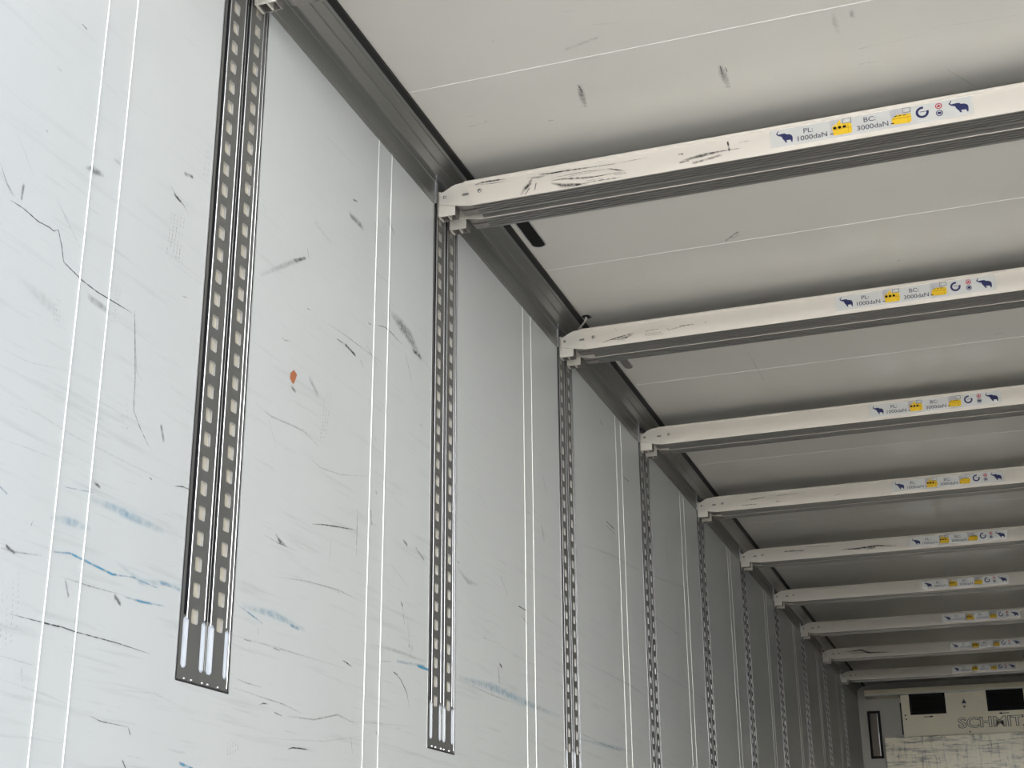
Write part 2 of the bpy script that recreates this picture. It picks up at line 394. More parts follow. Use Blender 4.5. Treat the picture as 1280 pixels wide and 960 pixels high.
WALL_MARKS = [
  ([(-0.6227,1.5911),(-0.5889,1.5926),(-0.5487,1.5876),(-0.5179,1.5911),(-0.5084,1.5894),(-0.4959,1.5971),(-0.4824,1.572),(-0.4737,1.5479),(-0.4494,1.543),(-0.4198,1.537),(-0.3751,1.5339),(-0.3246,1.5357),(-0.267,1.5377)],0.0022,0.85,'k'),
  ([(-0.2596,1.546),(-0.2558,1.5277),(-0.2381,1.4168),(-0.2349,1.3603),(-0.2095,1.3336),(-0.1702,1.3031)],0.0019,0.7,'k'),
  ([(-0.6273,1.7115),(-0.6015,1.6881),(-0.5744,1.6586)],0.0016,0.3,'k'),
  ([(-0.6566,1.6403),(-0.6354,1.6149),(-0.6129,1.6021)],0.0027,0.45,'k'),
  ([(-0.6536,1.6237),(-0.6196,1.6018)],0.0016,0.4,'k'),
  ([(-0.5958,1.6315),(-0.5967,1.6071)],0.0066,0.55,'k'),
  ([(-0.4949,2.0079),(-0.4816,2.0066)],0.0042,0.9,'k'),
  ([(-0.4372,1.7461),(-0.4153,1.7529),(-0.3943,1.7557)],0.0106,0.5,'k'),
  ([(-0.1939,1.8515),(-0.1612,1.833),(-0.1321,1.8261),(-0.1092,1.813)],0.0019,0.5,'k'),
  ([(-0.1646,1.8313),(-0.1522,1.8294),(-0.1344,1.825)],0.0052,1,'k'),
  ([(-0.1313,1.8935),(-0.107,1.9001)],0.0093,0.5,'k'),
  ([(-0.5112,1.6491),(-0.4773,1.625),(-0.4358,1.5934)],0.0045,0.22,'k'),
  ([(-0.1099,1.6367),(-0.0921,1.6406)],0.0039,0.4,'k'),
  ([(-0.5497,1.8865),(-0.5381,1.8854)],0.0046,0.3,'k'),
  ([(-0.5573,1.7568),(-0.5533,1.7551)],0.0034,0.5,'k'),
  ([(-0.5757,1.4697),(-0.5133,1.4604),(-0.4664,1.4495)],0.014,0.12,'k'),
  ([(-0.3917,1.5142),(-0.3415,1.5126)],0.0151,0.22,'k'),
  ([(-0.1786,2.185),(-0.1279,2.1931)],0.002,0.2,'k'),
  ([(-0.3611,1.8032),(-0.3399,1.8041)],0.0085,0.2,'k'),
  ([(-0.5876,1.261),(-0.4957,1.2681),(-0.394,1.2602),(-0.2571,1.2596),(-0.0733,1.2589)],0.0036,0.12,'k'),
  ([(-0.6022,1.3414),(-0.5329,1.3434),(-0.4247,1.3663)],0.0029,0.12,'k'),
  ([(-0.5764,1.1995),(-0.5085,1.205),(-0.3986,1.2098)],0.0029,0.13,'k'),
  ([(-0.4168,1.0576),(-0.3744,1.0649),(-0.3087,1.06),(-0.2537,1.0558),(-0.1841,1.0649)],0.0045,0.95,'b'),
  ([(-0.1911,1.0634),(-0.1163,1.0605)],0.0025,0.6,'b'),
  ([(-0.2097,1.025),(-0.1637,1.0266),(-0.0892,1.0326)],0.0053,0.85,'b'),
  ([(-0.3262,1.1689),(-0.2289,1.1694),(-0.116,1.1658)],0.0126,0.34,'b'),
  ([(-0.4318,1.1096),(-0.383,1.1164),(-0.3313,1.118)],0.0105,0.3,'b'),
  ([(-0.4046,1.1695),(-0.3281,1.1807)],0.0038,0.35,'b'),
  ([(-0.1105,1.0736),(-0.0395,1.0727)],0.0084,0.3,'b'),
  ([(-0.563,1.126),(-0.5463,1.1201)],0.005,0.6,'b'),
  ([(-0.2433,1.0785),(-0.1689,1.0614),(-0.0167,1.0844)],0.008,0.2,'b'),
  ([(-0.5071,0.94),(-0.427,0.9417),(-0.3791,0.9436),(-0.3413,0.942),(-0.2224,0.9437),(-0.1216,0.9416)],0.0021,0.75,'k'),
  ([(-0.421,0.9413),(-0.385,0.9425)],0.0044,0.8,'k'),
  ([(-0.5463,1.0344),(-0.513,1.0355),(-0.4449,1.045)],0.0043,0.4,'k'),
  ([(-0.5318,1.04),(-0.5152,1.035)],0.0064,0.8,'k'),
  ([(-0.3923,1.0223),(-0.3159,1.0227),(-0.2143,1.0273)],0.003,0.35,'k'),
  ([(-0.3791,1.0174),(-0.3681,0.9966)],0.0061,0.35,'k'),
  ([(-0.2382,1.0185),(-0.2247,1.0123)],0.0096,0.6,'k'),
  ([(-0.1433,1.3566),(-0.1324,1.3363)],0.0095,0.5,'k'),
  ([(-0.3268,1.1976),(-0.3142,1.1952)],0.0071,0.6,'k'),
  ([(-0.0832,1.2598),(-0.0578,1.2659),(-0.0331,1.2672)],0.0031,0.9,'k'),
  ([(-0.2796,0.815),(-0.2487,0.8096),(-0.167,0.8098)],0.0023,0.6,'k'),
  ([(-0.1763,0.7525),(-0.1664,0.742)],0.0055,0.95,'k'),
  ([(0.0028,0.7649),(0.0466,0.7589)],0.0067,0.8,'b'),
  ([(-0.168,0.8073),(-0.161,0.798)],0.004,0.9,'k'),
  ([(-0.511,0.8407),(-0.4084,0.8338),(-0.3217,0.8232)],0.0035,0.15,'k'),
  ([(-0.2374,0.8646),(-0.0971,0.8758),(-0.0189,0.8655)],0.0039,0.15,'k'),
  ([(-0.3448,0.9627),(-0.3423,0.8874)],0.003,0.2,'k'),
  ([(-0.2552,1.5187),(-0.2365,1.4342),(-0.2131,1.4198)],0.0026,0.25,'k'),
  ([(-0.4773,1.0943),(-0.4805,1.0859)],0.0037,0.5,'k'),
  ([(-0.4656,0.865),(-0.4609,0.8444)],0.0029,0.3,'k'),
  ([(-0.5172,0.8746),(-0.4384,0.8727)],0.0028,0.2,'k'),
  ([(-0.1671,1.2525),(-0.1607,1.2508)],0.0042,0.7,'k'),
  ([(0.3953,1.9683),(0.4025,1.9477)],0.0024,0.9,'k'),
  ([(0.187,1.81),(0.2903,1.8803),(0.3451,1.9159),(0.3888,1.9442)],0.0089,0.22,'k'),
  ([(0.337,1.9122),(0.3857,1.9402)],0.0094,0.4,'k'),
  ([(0.6197,2.1644),(0.681,2.1647)],0.0207,0.35,'k'),
  ([(0.6302,2.2142),(0.6503,2.2202)],0.007,0.4,'k'),
  ([(0.3519,1.6088),(0.367,1.6051)],0.0084,0.6,'k'),
  ([(0.4847,1.8245),(0.5955,1.8328),(0.7135,1.8371),(0.8607,1.843)],0.0024,0.35,'k'),
  ([(0.4072,1.8217),(0.4209,1.8239)],0.0032,0.7,'k'),
  ([(0.5672,1.8066),(0.5973,1.8093)],0.0058,0.8,'k'),
  ([(0.6127,1.8097),(0.6678,1.8035)],0.0083,0.75,'k'),
  ([(0.7019,1.8006),(0.7167,1.7905)],0.0059,0.6,'k'),
  ([(0.7411,1.9177),(0.7535,1.9198)],0.0052,1,'k'),
  ([(0.7907,1.9326),(0.8439,1.9469),(0.877,1.9473),(0.9498,1.9411)],0.0026,1,'k'),
  ([(0.8854,1.9996),(0.9427,1.9929),(1.0135,1.9805),(1.0774,1.9522)],0.0235,0.42,'k'),
  ([(1.0338,1.9521),(1.0823,1.951)],0.0131,0.6,'k'),
  ([(0.9688,1.9286),(0.9983,1.8951),(1.0312,1.8427)],0.0028,0.5,'k'),
  ([(0.7329,1.8537),(0.7649,1.8378),(0.7971,1.8264)],0.0026,0.5,'k'),
  ([(0.1971,1.518),(0.2654,1.5114),(0.3272,1.5181),(0.416,1.5265),(0.494,1.514)],0.005,0.28,'k'),
  ([(0.292,1.7063),(0.3082,1.7044),(0.3351,1.7123)],0.003,0.5,'k'),
  ([(0.259,1.5),(0.2951,1.4496)],0.0044,0.16,'k'),
  ([(0.8642,2.0601),(0.8668,1.9725)],0.0032,0.8,'k'),
  ([(0.4378,1.6571),(0.4745,1.6364)],0.0156,0.2,'k'),
  ([(0.7821,2.074),(0.8698,2.0823)],0.0044,0.25,'k'),
  ([(1.0869,1.9578),(1.1625,1.9344)],0.0038,0.25,'k'),
  ([(0.4285,2.0537),(0.5127,2.0384)],0.0098,0.12,'k'),
  ([(0.181,1.9773),(0.1985,1.9605)],0.003,0.25,'k'),
  ([(0.4712,2.3093),(0.6192,2.3108)],0.0034,0.15,'k'),
  ([(0.8419,2.2617),(0.8842,2.2407)],0.011,0.25,'k'),
  ([(1.0894,1.7589),(1.0944,1.7546)],0.0037,0.8,'k'),
  ([(0.8008,1.63),(0.8054,1.6225)],0.0051,0.6,'k'),
  ([(0.774,2.0315),(0.7811,2.02)],0.0035,0.4,'k'),
  ([(0.4793,1.3271),(0.5368,1.3398),(0.6227,1.3548),(0.6909,1.3667)],0.003,0.75,'k'),
  ([(0.7093,1.4239),(0.7096,1.3664),(0.7102,1.3056)],0.0028,0.85,'k'),
  ([(0.5764,1.3182),(0.5715,1.2936),(0.5685,1.2465)],0.0023,0.45,'k'),
  ([(0.3139,1.2612),(0.3342,1.253),(0.3557,1.2493)],0.007,0.7,'k'),
  ([(0.2497,1.2507),(0.3229,1.2467),(0.4143,1.2497)],0.0028,0.3,'k'),
  ([(0.1793,1.0839),(0.2274,1.0762),(0.277,1.0669)],0.0046,0.6,'b'),
  ([(0.1989,1.0876),(0.3242,1.0943),(0.4612,1.0872)],0.0107,0.3,'b'),
  ([(0.3995,1.0855),(0.4333,1.0844)],0.0085,0.35,'b'),
  ([(0.6551,1.0514),(0.6781,1.049),(0.7034,1.0445)],0.0053,0.9,'k'),
  ([(0.9469,1.0669),(0.9886,1.0558),(1.0277,1.0284),(1.0463,0.9922)],0.0033,0.7,'k'),
  ([(0.9427,1.0679),(0.9675,1.065)],0.0049,0.95,'k'),
  ([(1.1002,1.1057),(1.1653,1.107)],0.0077,0.85,'b'),
  ([(0.9658,1.0976),(1.1379,1.1115)],0.0083,0.3,'b'),
  ([(0.1764,0.9423),(0.2295,0.9395),(0.2868,0.9396)],0.0039,0.4,'k'),
  ([(0.345,0.8972),(0.3772,0.8937)],0.0041,0.85,'k'),
  ([(0.4034,0.8961),(0.5256,0.9037),(0.6389,0.9281),(0.7448,0.9183)],0.0042,0.35,'k'),
  ([(0.4246,1.477),(0.5089,1.4663),(0.6129,1.4799),(0.7606,1.5176)],0.0037,0.25,'k'),
  ([(0.41,0.8299),(0.4317,0.8354),(0.4617,0.8371),(0.5125,0.8387)],0.0031,1,'k'),
  ([(1.9032,1.4164),(1.9719,1.4157)],0.0052,1,'k'),
  ([(1.9319,1.3997),(1.9412,1.3855),(1.987,1.3748)],0.0037,0.8,'k'),
  ([(0.7854,1.4369),(0.7934,1.4036)],0.0057,0.75,'k'),
  ([(0.9888,1.4098),(1.0108,1.4044)],0.0086,0.5,'k'),
  ([(1.0705,1.4095),(1.1235,1.3911)],0.0087,0.35,'k'),
  ([(1.3887,1.1178),(1.6434,1.1307),(1.9453,1.1248),(2.3072,1.1247)],0.0146,0.3,'b'),
  ([(1.3887,1.1133),(1.6432,1.1067),(1.9448,1.1115)],0.0037,0.4,'k'),
  ([(2.1415,1.7386),(2.1624,1.7206),(2.1753,1.6891)],0.0079,0.45,'k'),
  ([(0.2811,0.9044),(0.2985,0.9093),(0.3152,0.9101)],0.0033,0.85,'k'),
  ([(0.3285,1.0258),(0.3549,1.0245)],0.0041,0.9,'k'),
  ([(1.033,1.15),(1.0376,1.1424)],0.0034,0.9,'k'),
  ([(1.0545,1.1519),(1.0571,1.1405)],0.0034,0.9,'k'),
  ([(0.9816,1.2466),(0.9903,1.2407)],0.0067,0.9,'k'),
  ([(0.9882,1.2403),(1.0031,1.1955)],0.0034,0.5,'k'),
  ([(1.7195,1.207),(1.7372,1.2018)],0.0069,1,'k'),
  ([(1.7076,1.1934),(1.7187,1.1558)],0.0099,0.25,'k'),
  ([(0.3158,1.1735),(0.4671,1.1945),(0.6167,1.2065),(0.7849,1.2043)],0.0024,0.3,'k'),
  ([(0.8061,1.1122),(0.9646,1.1221),(1.1375,1.1243)],0.0064,0.2,'k'),
  ([(0.6914,0.9196),(0.8364,0.9327),(1.0566,0.95)],0.0045,0.2,'k'),
  ([(0.1537,1.023),(0.3457,1.0286),(0.6651,1.0356)],0.0033,0.22,'k'),
  ([(0.2574,1.0546),(0.2603,1.0415)],0.0027,0.6,'k'),
  ([(0.8116,1.4933),(0.814,1.487)],0.0058,0.9,'k'),
  ([(0.9125,1.3301),(1.02,1.2972)],0.0042,0.25,'k'),
  ([(1.3714,1.4409),(1.3818,1.4375)],0.0047,1,'k'),
  ([(1.3717,1.4219),(1.4508,1.4004),(1.5324,1.4076)],0.0112,0.25,'k'),
  ([(1.4924,1.1235),(1.5004,1.1117)],0.0047,0.95,'k'),
  ([(1.6434,1.1259),(1.6546,1.1082)],0.0048,0.5,'k'),
  ([(1.7356,1.4703),(1.7961,1.431)],0.0061,0.25,'k'),
  ([(0.1787,0.9233),(0.3864,0.9179),(0.4779,0.9086)],0.0032,0.3,'k'),
  ([(0.7115,0.8848),(0.7209,0.8526)],0.0038,0.4,'k'),
  ([(2.0011,1.7488),(2.0113,1.7458)],0.0044,0.9,'k'),
  ([(0.847,0.9146),(0.8512,0.9089)],0.0039,0.9,'k'),
  ([(0.2065,1.0222),(0.2334,1.0235)],0.0027,0.5,'k'),
  ([(0.9252,1.0912),(0.8466,1.079)],0.0041,0.3,'b'),
  ([(0.2815,0.8391),(0.5775,0.8635),(0.8193,0.9039)],0.0033,0.12,'k'),
  ([(1.0239,1.2078),(1.049,1.1273)],0.0102,0.12,'k'),
  ([(0.6167,1.2065),(0.6259,1.2006)],0.0038,0.6,'k'),
  ([(1.5878,1.2638),(1.5991,1.2609)],0.0048,0.7,'k'),
  ([(2.9848,1.9617),(3.096,1.9586)],0.0066,0.9,'k'),
  ([(2.9827,1.9443),(3.1063,1.9405)],0.0049,0.8,'k'),
  ([(1.8992,1.4146),(1.9769,1.4161)],0.0052,0.9,'k'),
  ([(2.9449,2.3661),(2.9688,2.3596)],0.0084,0.7,'k'),
  ([(3.2883,2.229),(3.3711,2.2339)],0.0105,0.4,'k'),
  ([(1.9604,1.4157),(1.9671,1.3744)],0.0053,0.6,'k'),
  ([(2.1786,1.9113),(2.2088,1.8675)],0.0072,0.25,'k'),
  ([(2.5911,1.7813),(3.0562,1.8402),(3.6759,1.8881)],0.0061,0.2,'k'),
  ([(2.5802,1.3548),(3.2449,1.3604),(3.6546,1.3485)],0.0074,0.2,'k'),
  ([(2.5305,1.0753),(2.9638,1.0909),(3.2719,1.106)],0.01,0.3,'b'),
  ([(2.5828,1.095),(3.082,1.0874)],0.0058,0.35,'k'),
  ([(3.7593,1.7208),(4.2055,1.7252)],0.0073,0.2,'k'),
  ([(3.7544,1.9048),(4.4435,1.9896)],0.0074,0.2,'k'),
  ([(4.0386,2.1423),(4.0399,2.0242)],0.0077,0.3,'k'),
  ([(3.6804,1.4919),(4.7987,1.4968)],0.0071,0.2,'k'),
]
WALL_DOTS = [
  ([(-0.1671,1.7885),(-0.1677,1.7839)],0.0032,0.28,'k'),
  ([(-0.1677,1.7799),(-0.1683,1.7753)],0.0032,0.2981176011578859,'k'),
  ([(-0.1683,1.7713),(-0.1689,1.7667)],0.0032,0.28393173155438883,'k'),
  ([(-0.1695,1.7542),(-0.17,1.7496)],0.0032,0.31112248171936097,'k'),
  ([(-0.1701,1.7457),(-0.1706,1.7411)],0.0032,0.4293467253265695,'k'),
  ([(-0.1707,1.7371),(-0.1712,1.7326)],0.0032,0.43056306122939003,'k'),
  ([(-0.1713,1.7287),(-0.1718,1.7241)],0.0032,0.414204309514274,'k'),
  ([(-0.1724,1.7118),(-0.173,1.7073)],0.0032,0.5143722329286902,'k'),
  ([(-0.173,1.7033),(-0.1735,1.6988)],0.0032,0.5023755568604471,'k'),
  ([(-0.1563,1.791),(-0.1569,1.7864)],0.0033,0.28,'k'),
  ([(-0.1569,1.7824),(-0.1575,1.7778)],0.0032,0.2977329874879395,'k'),
  ([(-0.1575,1.7737),(-0.1581,1.7691)],0.0032,0.281860705088185,'k'),
  ([(-0.1581,1.7651),(-0.1587,1.7605)],0.0032,0.32254741797989206,'k'),
  ([(-0.1588,1.7566),(-0.1593,1.752)],0.0032,0.3854575360306578,'k'),
  ([(-0.1594,1.748),(-0.1599,1.7434)],0.0032,0.41816480013758117,'k'),
  ([(-0.16,1.7395),(-0.1605,1.7349)],0.0032,0.4241635787773411,'k'),
  ([(-0.1606,1.7309),(-0.1611,1.7264)],0.0032,0.4764732115579494,'k'),
  ([(-0.1612,1.7224),(-0.1617,1.7179)],0.0032,0.30338903433541053,'k'),
  ([(-0.1454,1.7936),(-0.146,1.7889)],0.0033,0.28,'k'),
  ([(-0.1461,1.7849),(-0.1466,1.7802)],0.0033,0.2890307859527652,'k'),
  ([(-0.1467,1.7762),(-0.1473,1.7716)],0.0033,0.3031519755306942,'k'),
  ([(-0.1473,1.7676),(-0.1479,1.763)],0.0033,0.3326566696664827,'k'),
  ([(-0.1479,1.759),(-0.1485,1.7544)],0.0032,0.38850421250173306,'k'),
  ([(-0.1486,1.7504),(-0.1491,1.7458)],0.0032,0.41934184018000253,'k'),
  ([(-0.1492,1.7418),(-0.1497,1.7372)],0.0032,0.4583781360763868,'k'),
  ([(-0.1498,1.7332),(-0.1504,1.7287)],0.0032,0.3142509206139247,'k'),
  ([(-0.1504,1.7247),(-0.151,1.7201)],0.0032,0.5115119073541747,'k'),
  ([(-0.151,1.7162),(-0.1516,1.7116)],0.0032,0.4336590259380674,'k'),
  ([(-0.1516,1.7077),(-0.1522,1.7032)],0.0032,0.3433374951026795,'k'),
  ([(-0.1345,1.7961),(-0.1351,1.7914)],0.0033,0.28,'k'),
  ([(-0.1351,1.7874),(-0.1357,1.7827)],0.0033,0.28190381731435693,'k'),
  ([(-0.1358,1.7787),(-0.1363,1.7741)],0.0033,0.3393883608952949,'k'),
  ([(-0.137,1.7614),(-0.1376,1.7567)],0.0033,0.3292554192815091,'k'),
  ([(-0.1383,1.7441),(-0.1389,1.7395)],0.0033,0.418382539709922,'k'),
  ([(-0.1389,1.7355),(-0.1395,1.731)],0.0032,0.2892799128372041,'k'),
  ([(-0.1396,1.727),(-0.1402,1.7224)],0.0032,0.2907856584390487,'k'),
  ([(-0.1402,1.7184),(-0.1408,1.7139)],0.0032,0.36935761942513207,'k'),
  ([(-0.1408,1.7099),(-0.1414,1.7054)],0.0032,0.5741907270530019,'k'),
  ([(-0.1234,1.7987),(-0.124,1.794)],0.0033,0.28,'k'),
  ([(-0.1241,1.7899),(-0.1247,1.7853)],0.0033,0.28230912114116236,'k'),
  ([(-0.1247,1.7812),(-0.1253,1.7765)],0.0033,0.28188266573051907,'k'),
  ([(-0.1261,1.7638),(-0.1267,1.7592)],0.0033,0.353256054756081,'k'),
  ([(-0.128,1.7379),(-0.1286,1.7333)],0.0033,0.3459044091823793,'k'),
  ([(-0.1287,1.7293),(-0.1293,1.7247)],0.0033,0.49519831394262437,'k'),
  ([(-0.1293,1.7207),(-0.1299,1.7161)],0.0033,0.4043106008683943,'k'),
  ([(-0.13,1.7121),(-0.1305,1.7076)],0.0032,0.4731666155163181,'k'),
  ([(-0.3192,1.5673),(-0.3196,1.5632)],0.0018,0.28,'k'),
  ([(-0.3198,1.5598),(-0.3202,1.5557)],0.0018,0.31135404184746546,'k'),
  ([(-0.3203,1.5523),(-0.3207,1.5482)],0.0018,0.3087461035620622,'k'),
  ([(-0.3209,1.5448),(-0.3213,1.5407)],0.0018,0.3037635619464784,'k'),
  ([(-0.3215,1.5373),(-0.3219,1.5333)],0.0018,0.4103729755264848,'k'),
  ([(-0.322,1.5299),(-0.3224,1.5258)],0.0018,0.3714050779478104,'k'),
  ([(-0.3232,1.515),(-0.3236,1.511)],0.0018,0.41532521655264865,'k'),
  ([(-0.3243,1.5003),(-0.3247,1.4963)],0.0018,0.46965416058883463,'k'),
  ([(-0.3138,1.5617),(-0.3142,1.5576)],0.0018,0.2955416809898903,'k'),
  ([(-0.3144,1.5542),(-0.3148,1.5501)],0.0018,0.3035051322027365,'k'),
  ([(-0.3149,1.5466),(-0.3154,1.5426)],0.0018,0.35380342892520344,'k'),
  ([(-0.3167,1.5242),(-0.3171,1.5202)],0.0018,0.4726611160772515,'k'),
  ([(-0.3172,1.5168),(-0.3176,1.5128)],0.0018,0.3864728302484885,'k'),
  ([(-0.3178,1.5094),(-0.3182,1.5053)],0.0018,0.3653401028661351,'k'),
  ([(-0.3184,1.502),(-0.3188,1.498)],0.0018,0.3738011983590733,'k'),
  ([(-0.3072,1.5711),(-0.3076,1.567)],0.0018,0.28,'k'),
  ([(-0.3078,1.5636),(-0.3082,1.5594)],0.0018,0.2925720113776306,'k'),
  ([(-0.3084,1.556),(-0.3088,1.5519)],0.0018,0.281794747000622,'k'),
  ([(-0.309,1.5485),(-0.3094,1.5444)],0.0018,0.353517318167851,'k'),
  ([(-0.3095,1.541),(-0.31,1.5369)],0.0018,0.30967171237242547,'k'),
  ([(-0.3101,1.5335),(-0.3105,1.5294)],0.0018,0.3197825294829737,'k'),
  ([(-0.3113,1.5186),(-0.3117,1.5145)],0.0018,0.44288216155746496,'k'),
  ([(-0.3124,1.5037),(-0.3128,1.4997)],0.0018,0.3801260951346026,'k'),
  ([(0.5172,1.6553),(0.5159,1.6499)],0.0031,0.28,'k'),
  ([(0.5159,1.6457),(0.5146,1.6403)],0.0031,0.2842321058139109,'k'),
  ([(0.5146,1.6361),(0.5133,1.6307)],0.0031,0.31251161881462475,'k'),
  ([(0.5134,1.6265),(0.5121,1.6211)],0.0031,0.31383266382139174,'k'),
  ([(0.5121,1.6169),(0.5108,1.6116)],0.0031,0.29209193247102866,'k'),
  ([(0.5108,1.6074),(0.5096,1.602)],0.0031,0.30385047573143703,'k'),
  ([(0.5096,1.5979),(0.5083,1.5925)],0.0031,0.4057714568542339,'k'),
  ([(0.5071,1.5789),(0.5058,1.5736)],0.0031,0.44144528363339075,'k'),
  ([(0.5058,1.5695),(0.5045,1.5642)],0.0031,0.46140801425538736,'k'),
  ([(0.5046,1.56),(0.5033,1.5548)],0.0031,0.31242228444902675,'k'),
  ([(0.5033,1.5506),(0.5021,1.5454)],0.0031,0.4983120292331453,'k'),
  ([(0.5021,1.5413),(0.5008,1.536)],0.0031,0.38390628420005607,'k'),
  ([(0.5304,1.6591),(0.5291,1.6536)],0.0031,0.28,'k'),
  ([(0.5291,1.6494),(0.5278,1.6439)],0.0031,0.3030153095746908,'k'),
  ([(0.5252,1.6205),(0.5239,1.6151)],0.0031,0.3679978251626048,'k'),
  ([(0.5239,1.6109),(0.5226,1.6055)],0.0031,0.33429403908445643,'k'),
  ([(0.5227,1.6013),(0.5214,1.596)],0.0031,0.4191065821617008,'k'),
  ([(0.5214,1.5918),(0.5201,1.5864)],0.0031,0.41046652659712335,'k'),
  ([(0.5201,1.5823),(0.5188,1.5769)],0.0031,0.41259744010569815,'k'),
  ([(0.5188,1.5728),(0.5175,1.5675)],0.0031,0.3450344131318386,'k'),
  ([(0.5176,1.5633),(0.5163,1.558)],0.0031,0.33686658408778003,'k'),
  ([(0.515,1.5445),(0.5138,1.5392)],0.0031,0.36610335317253245,'k'),
  ([(0.5437,1.6628),(0.5424,1.6573)],0.0031,0.28,'k'),
  ([(0.5424,1.6531),(0.5411,1.6476)],0.0031,0.2973426401824314,'k'),
  ([(0.5411,1.6434),(0.5397,1.6379)],0.0031,0.3248283582492024,'k'),
  ([(0.5398,1.6337),(0.5384,1.6282)],0.0031,0.3232715053014589,'k'),
  ([(0.5371,1.6144),(0.5358,1.609)],0.0031,0.3014776988170922,'k'),
  ([(0.5358,1.6048),(0.5345,1.5994)],0.0031,0.3794344156457242,'k'),
  ([(0.5345,1.5952),(0.5332,1.5899)],0.0031,0.35240632835267605,'k'),
  ([(0.5332,1.5857),(0.5319,1.5803)],0.0031,0.4024327819251825,'k'),
  ([(0.5319,1.5761),(0.5306,1.5708)],0.0031,0.336806839955582,'k'),
  ([(0.5307,1.5666),(0.5294,1.5613)],0.0031,0.3992993741697658,'k'),
  ([(0.5294,1.5572),(0.5281,1.5519)],0.0031,0.37675644830406363,'k'),
  ([(-0.5319,0.9854),(-0.5321,0.9823)],0.002,0.28,'k'),
  ([(-0.5296,0.9676),(-0.5299,0.9645)],0.002,0.3302781733421981,'k'),
  ([(-0.5285,0.9587),(-0.5287,0.9556)],0.002,0.34737717148165664,'k'),
  ([(-0.5263,0.941),(-0.5265,0.9379)],0.002,0.3976210774619582,'k'),
  ([(-0.5241,0.9233),(-0.5243,0.9202)],0.002,0.33127553032066814,'k'),
  ([(-0.523,0.9145),(-0.5232,0.9114)],0.002,0.3722874191419204,'k'),
  ([(-0.5219,0.9057),(-0.5221,0.9026)],0.002,0.47059488035922725,'k'),
  ([(-0.5169,0.9658),(-0.5172,0.9626)],0.002,0.34990945829684583,'k'),
  ([(-0.5147,0.9479),(-0.5149,0.9448)],0.002,0.3230767605491406,'k'),
  ([(-0.5136,0.939),(-0.5138,0.9359)],0.002,0.33748374590442587,'k'),
  ([(-0.5125,0.9301),(-0.5127,0.927)],0.002,0.39198977762911014,'k'),
  ([(-0.5114,0.9213),(-0.5116,0.9182)],0.002,0.32169061832214935,'k'),
  ([(-0.5103,0.9124),(-0.5105,0.9094)],0.002,0.3103762331229362,'k'),
  ([(-0.5092,0.9036),(-0.5094,0.9005)],0.002,0.47528440600709376,'k'),
  ([(-0.5081,0.8948),(-0.5083,0.8917)],0.002,0.3039703690262157,'k'),
  ([(-0.5074,0.991),(-0.5077,0.9878)],0.002,0.296484587297576,'k'),
  ([(-0.5063,0.982),(-0.5066,0.9788)],0.002,0.3007417099191424,'k'),
  ([(-0.5052,0.9729),(-0.5055,0.9698)],0.002,0.3309667144565984,'k'),
  ([(-0.5041,0.9639),(-0.5044,0.9608)],0.002,0.3206276521038827,'k'),
  ([(-0.503,0.955),(-0.5032,0.9518)],0.002,0.37584736280307374,'k'),
  ([(-0.5019,0.946),(-0.5021,0.9429)],0.002,0.3935837982682526,'k'),
  ([(-0.5008,0.9371),(-0.501,0.934)],0.002,0.3267886293199678,'k'),
  ([(-0.4997,0.9281),(-0.5,0.925)],0.002,0.43167326860520305,'k'),
  ([(-0.4975,0.9104),(-0.4978,0.9073)],0.002,0.39614228811528035,'k'),
  ([(-0.4964,0.9015),(-0.4967,0.8984)],0.002,0.560945221317332,'k'),
  ([(-0.4967,1.0075),(-0.4969,1.0043)],0.0021,0.28,'k'),
  ([(-0.4956,0.9984),(-0.4958,0.9952)],0.0021,0.28715035615755435,'k'),
  ([(-0.4945,0.9893),(-0.4947,0.9861)],0.0021,0.2867170572304165,'k'),
  ([(-0.4934,0.9802),(-0.4936,0.977)],0.0021,0.33418733118935917,'k'),
  ([(-0.4923,0.9711),(-0.4925,0.968)],0.0021,0.36645120564625716,'k'),
  ([(-0.4912,0.9621),(-0.4914,0.9589)],0.0021,0.380054796769934,'k'),
  ([(-0.4901,0.9531),(-0.4903,0.9499)],0.0021,0.2968763491653024,'k'),
  ([(-0.489,0.9441),(-0.4892,0.9409)],0.002,0.28093569863550366,'k'),
  ([(-0.4868,0.9261),(-0.487,0.923)],0.002,0.29087679315931236,'k'),
  ([(0.1656,0.8206),(0.1648,0.8168)],0.0026,0.28,'k'),
  ([(0.1669,0.8098),(0.1661,0.806)],0.0025,0.29819252076611014,'k'),
  ([(0.1676,0.8045),(0.1668,0.8007)],0.0025,0.43154532312178795,'k'),
  ([(0.1682,0.7991),(0.1674,0.7953)],0.0025,0.5657233955364558,'k'),
  ([(0.1754,0.8235),(0.1746,0.8197)],0.0026,0.28,'k'),
  ([(0.1767,0.8127),(0.1759,0.8089)],0.0026,0.3566988614898252,'k'),
  ([(0.1773,0.8073),(0.1765,0.8035)],0.0026,0.3040173319336328,'k'),
  ([(0.178,0.8019),(0.1772,0.7981)],0.0026,0.5603687033503941,'k'),
  ([(0.1859,0.821),(0.1851,0.8171)],0.0026,0.3222983010376369,'k'),
  ([(0.1865,0.8156),(0.1857,0.8117)],0.0026,0.3163189093750153,'k'),
  ([(0.1878,0.8048),(0.187,0.8009)],0.0026,0.4647942941638381,'k'),
  ([(0.1951,0.8293),(0.1943,0.8255)],0.0026,0.28,'k'),
  ([(0.1958,0.8239),(0.195,0.82)],0.0026,0.30974797446584224,'k'),
  ([(0.1964,0.8185),(0.1956,0.8146)],0.0026,0.3427326476942536,'k'),
  ([(0.1977,0.8076),(0.1969,0.8038)],0.0026,0.5719169372234258,'k'),
  ([(0.2051,0.8323),(0.2043,0.8284)],0.0026,0.28,'k'),
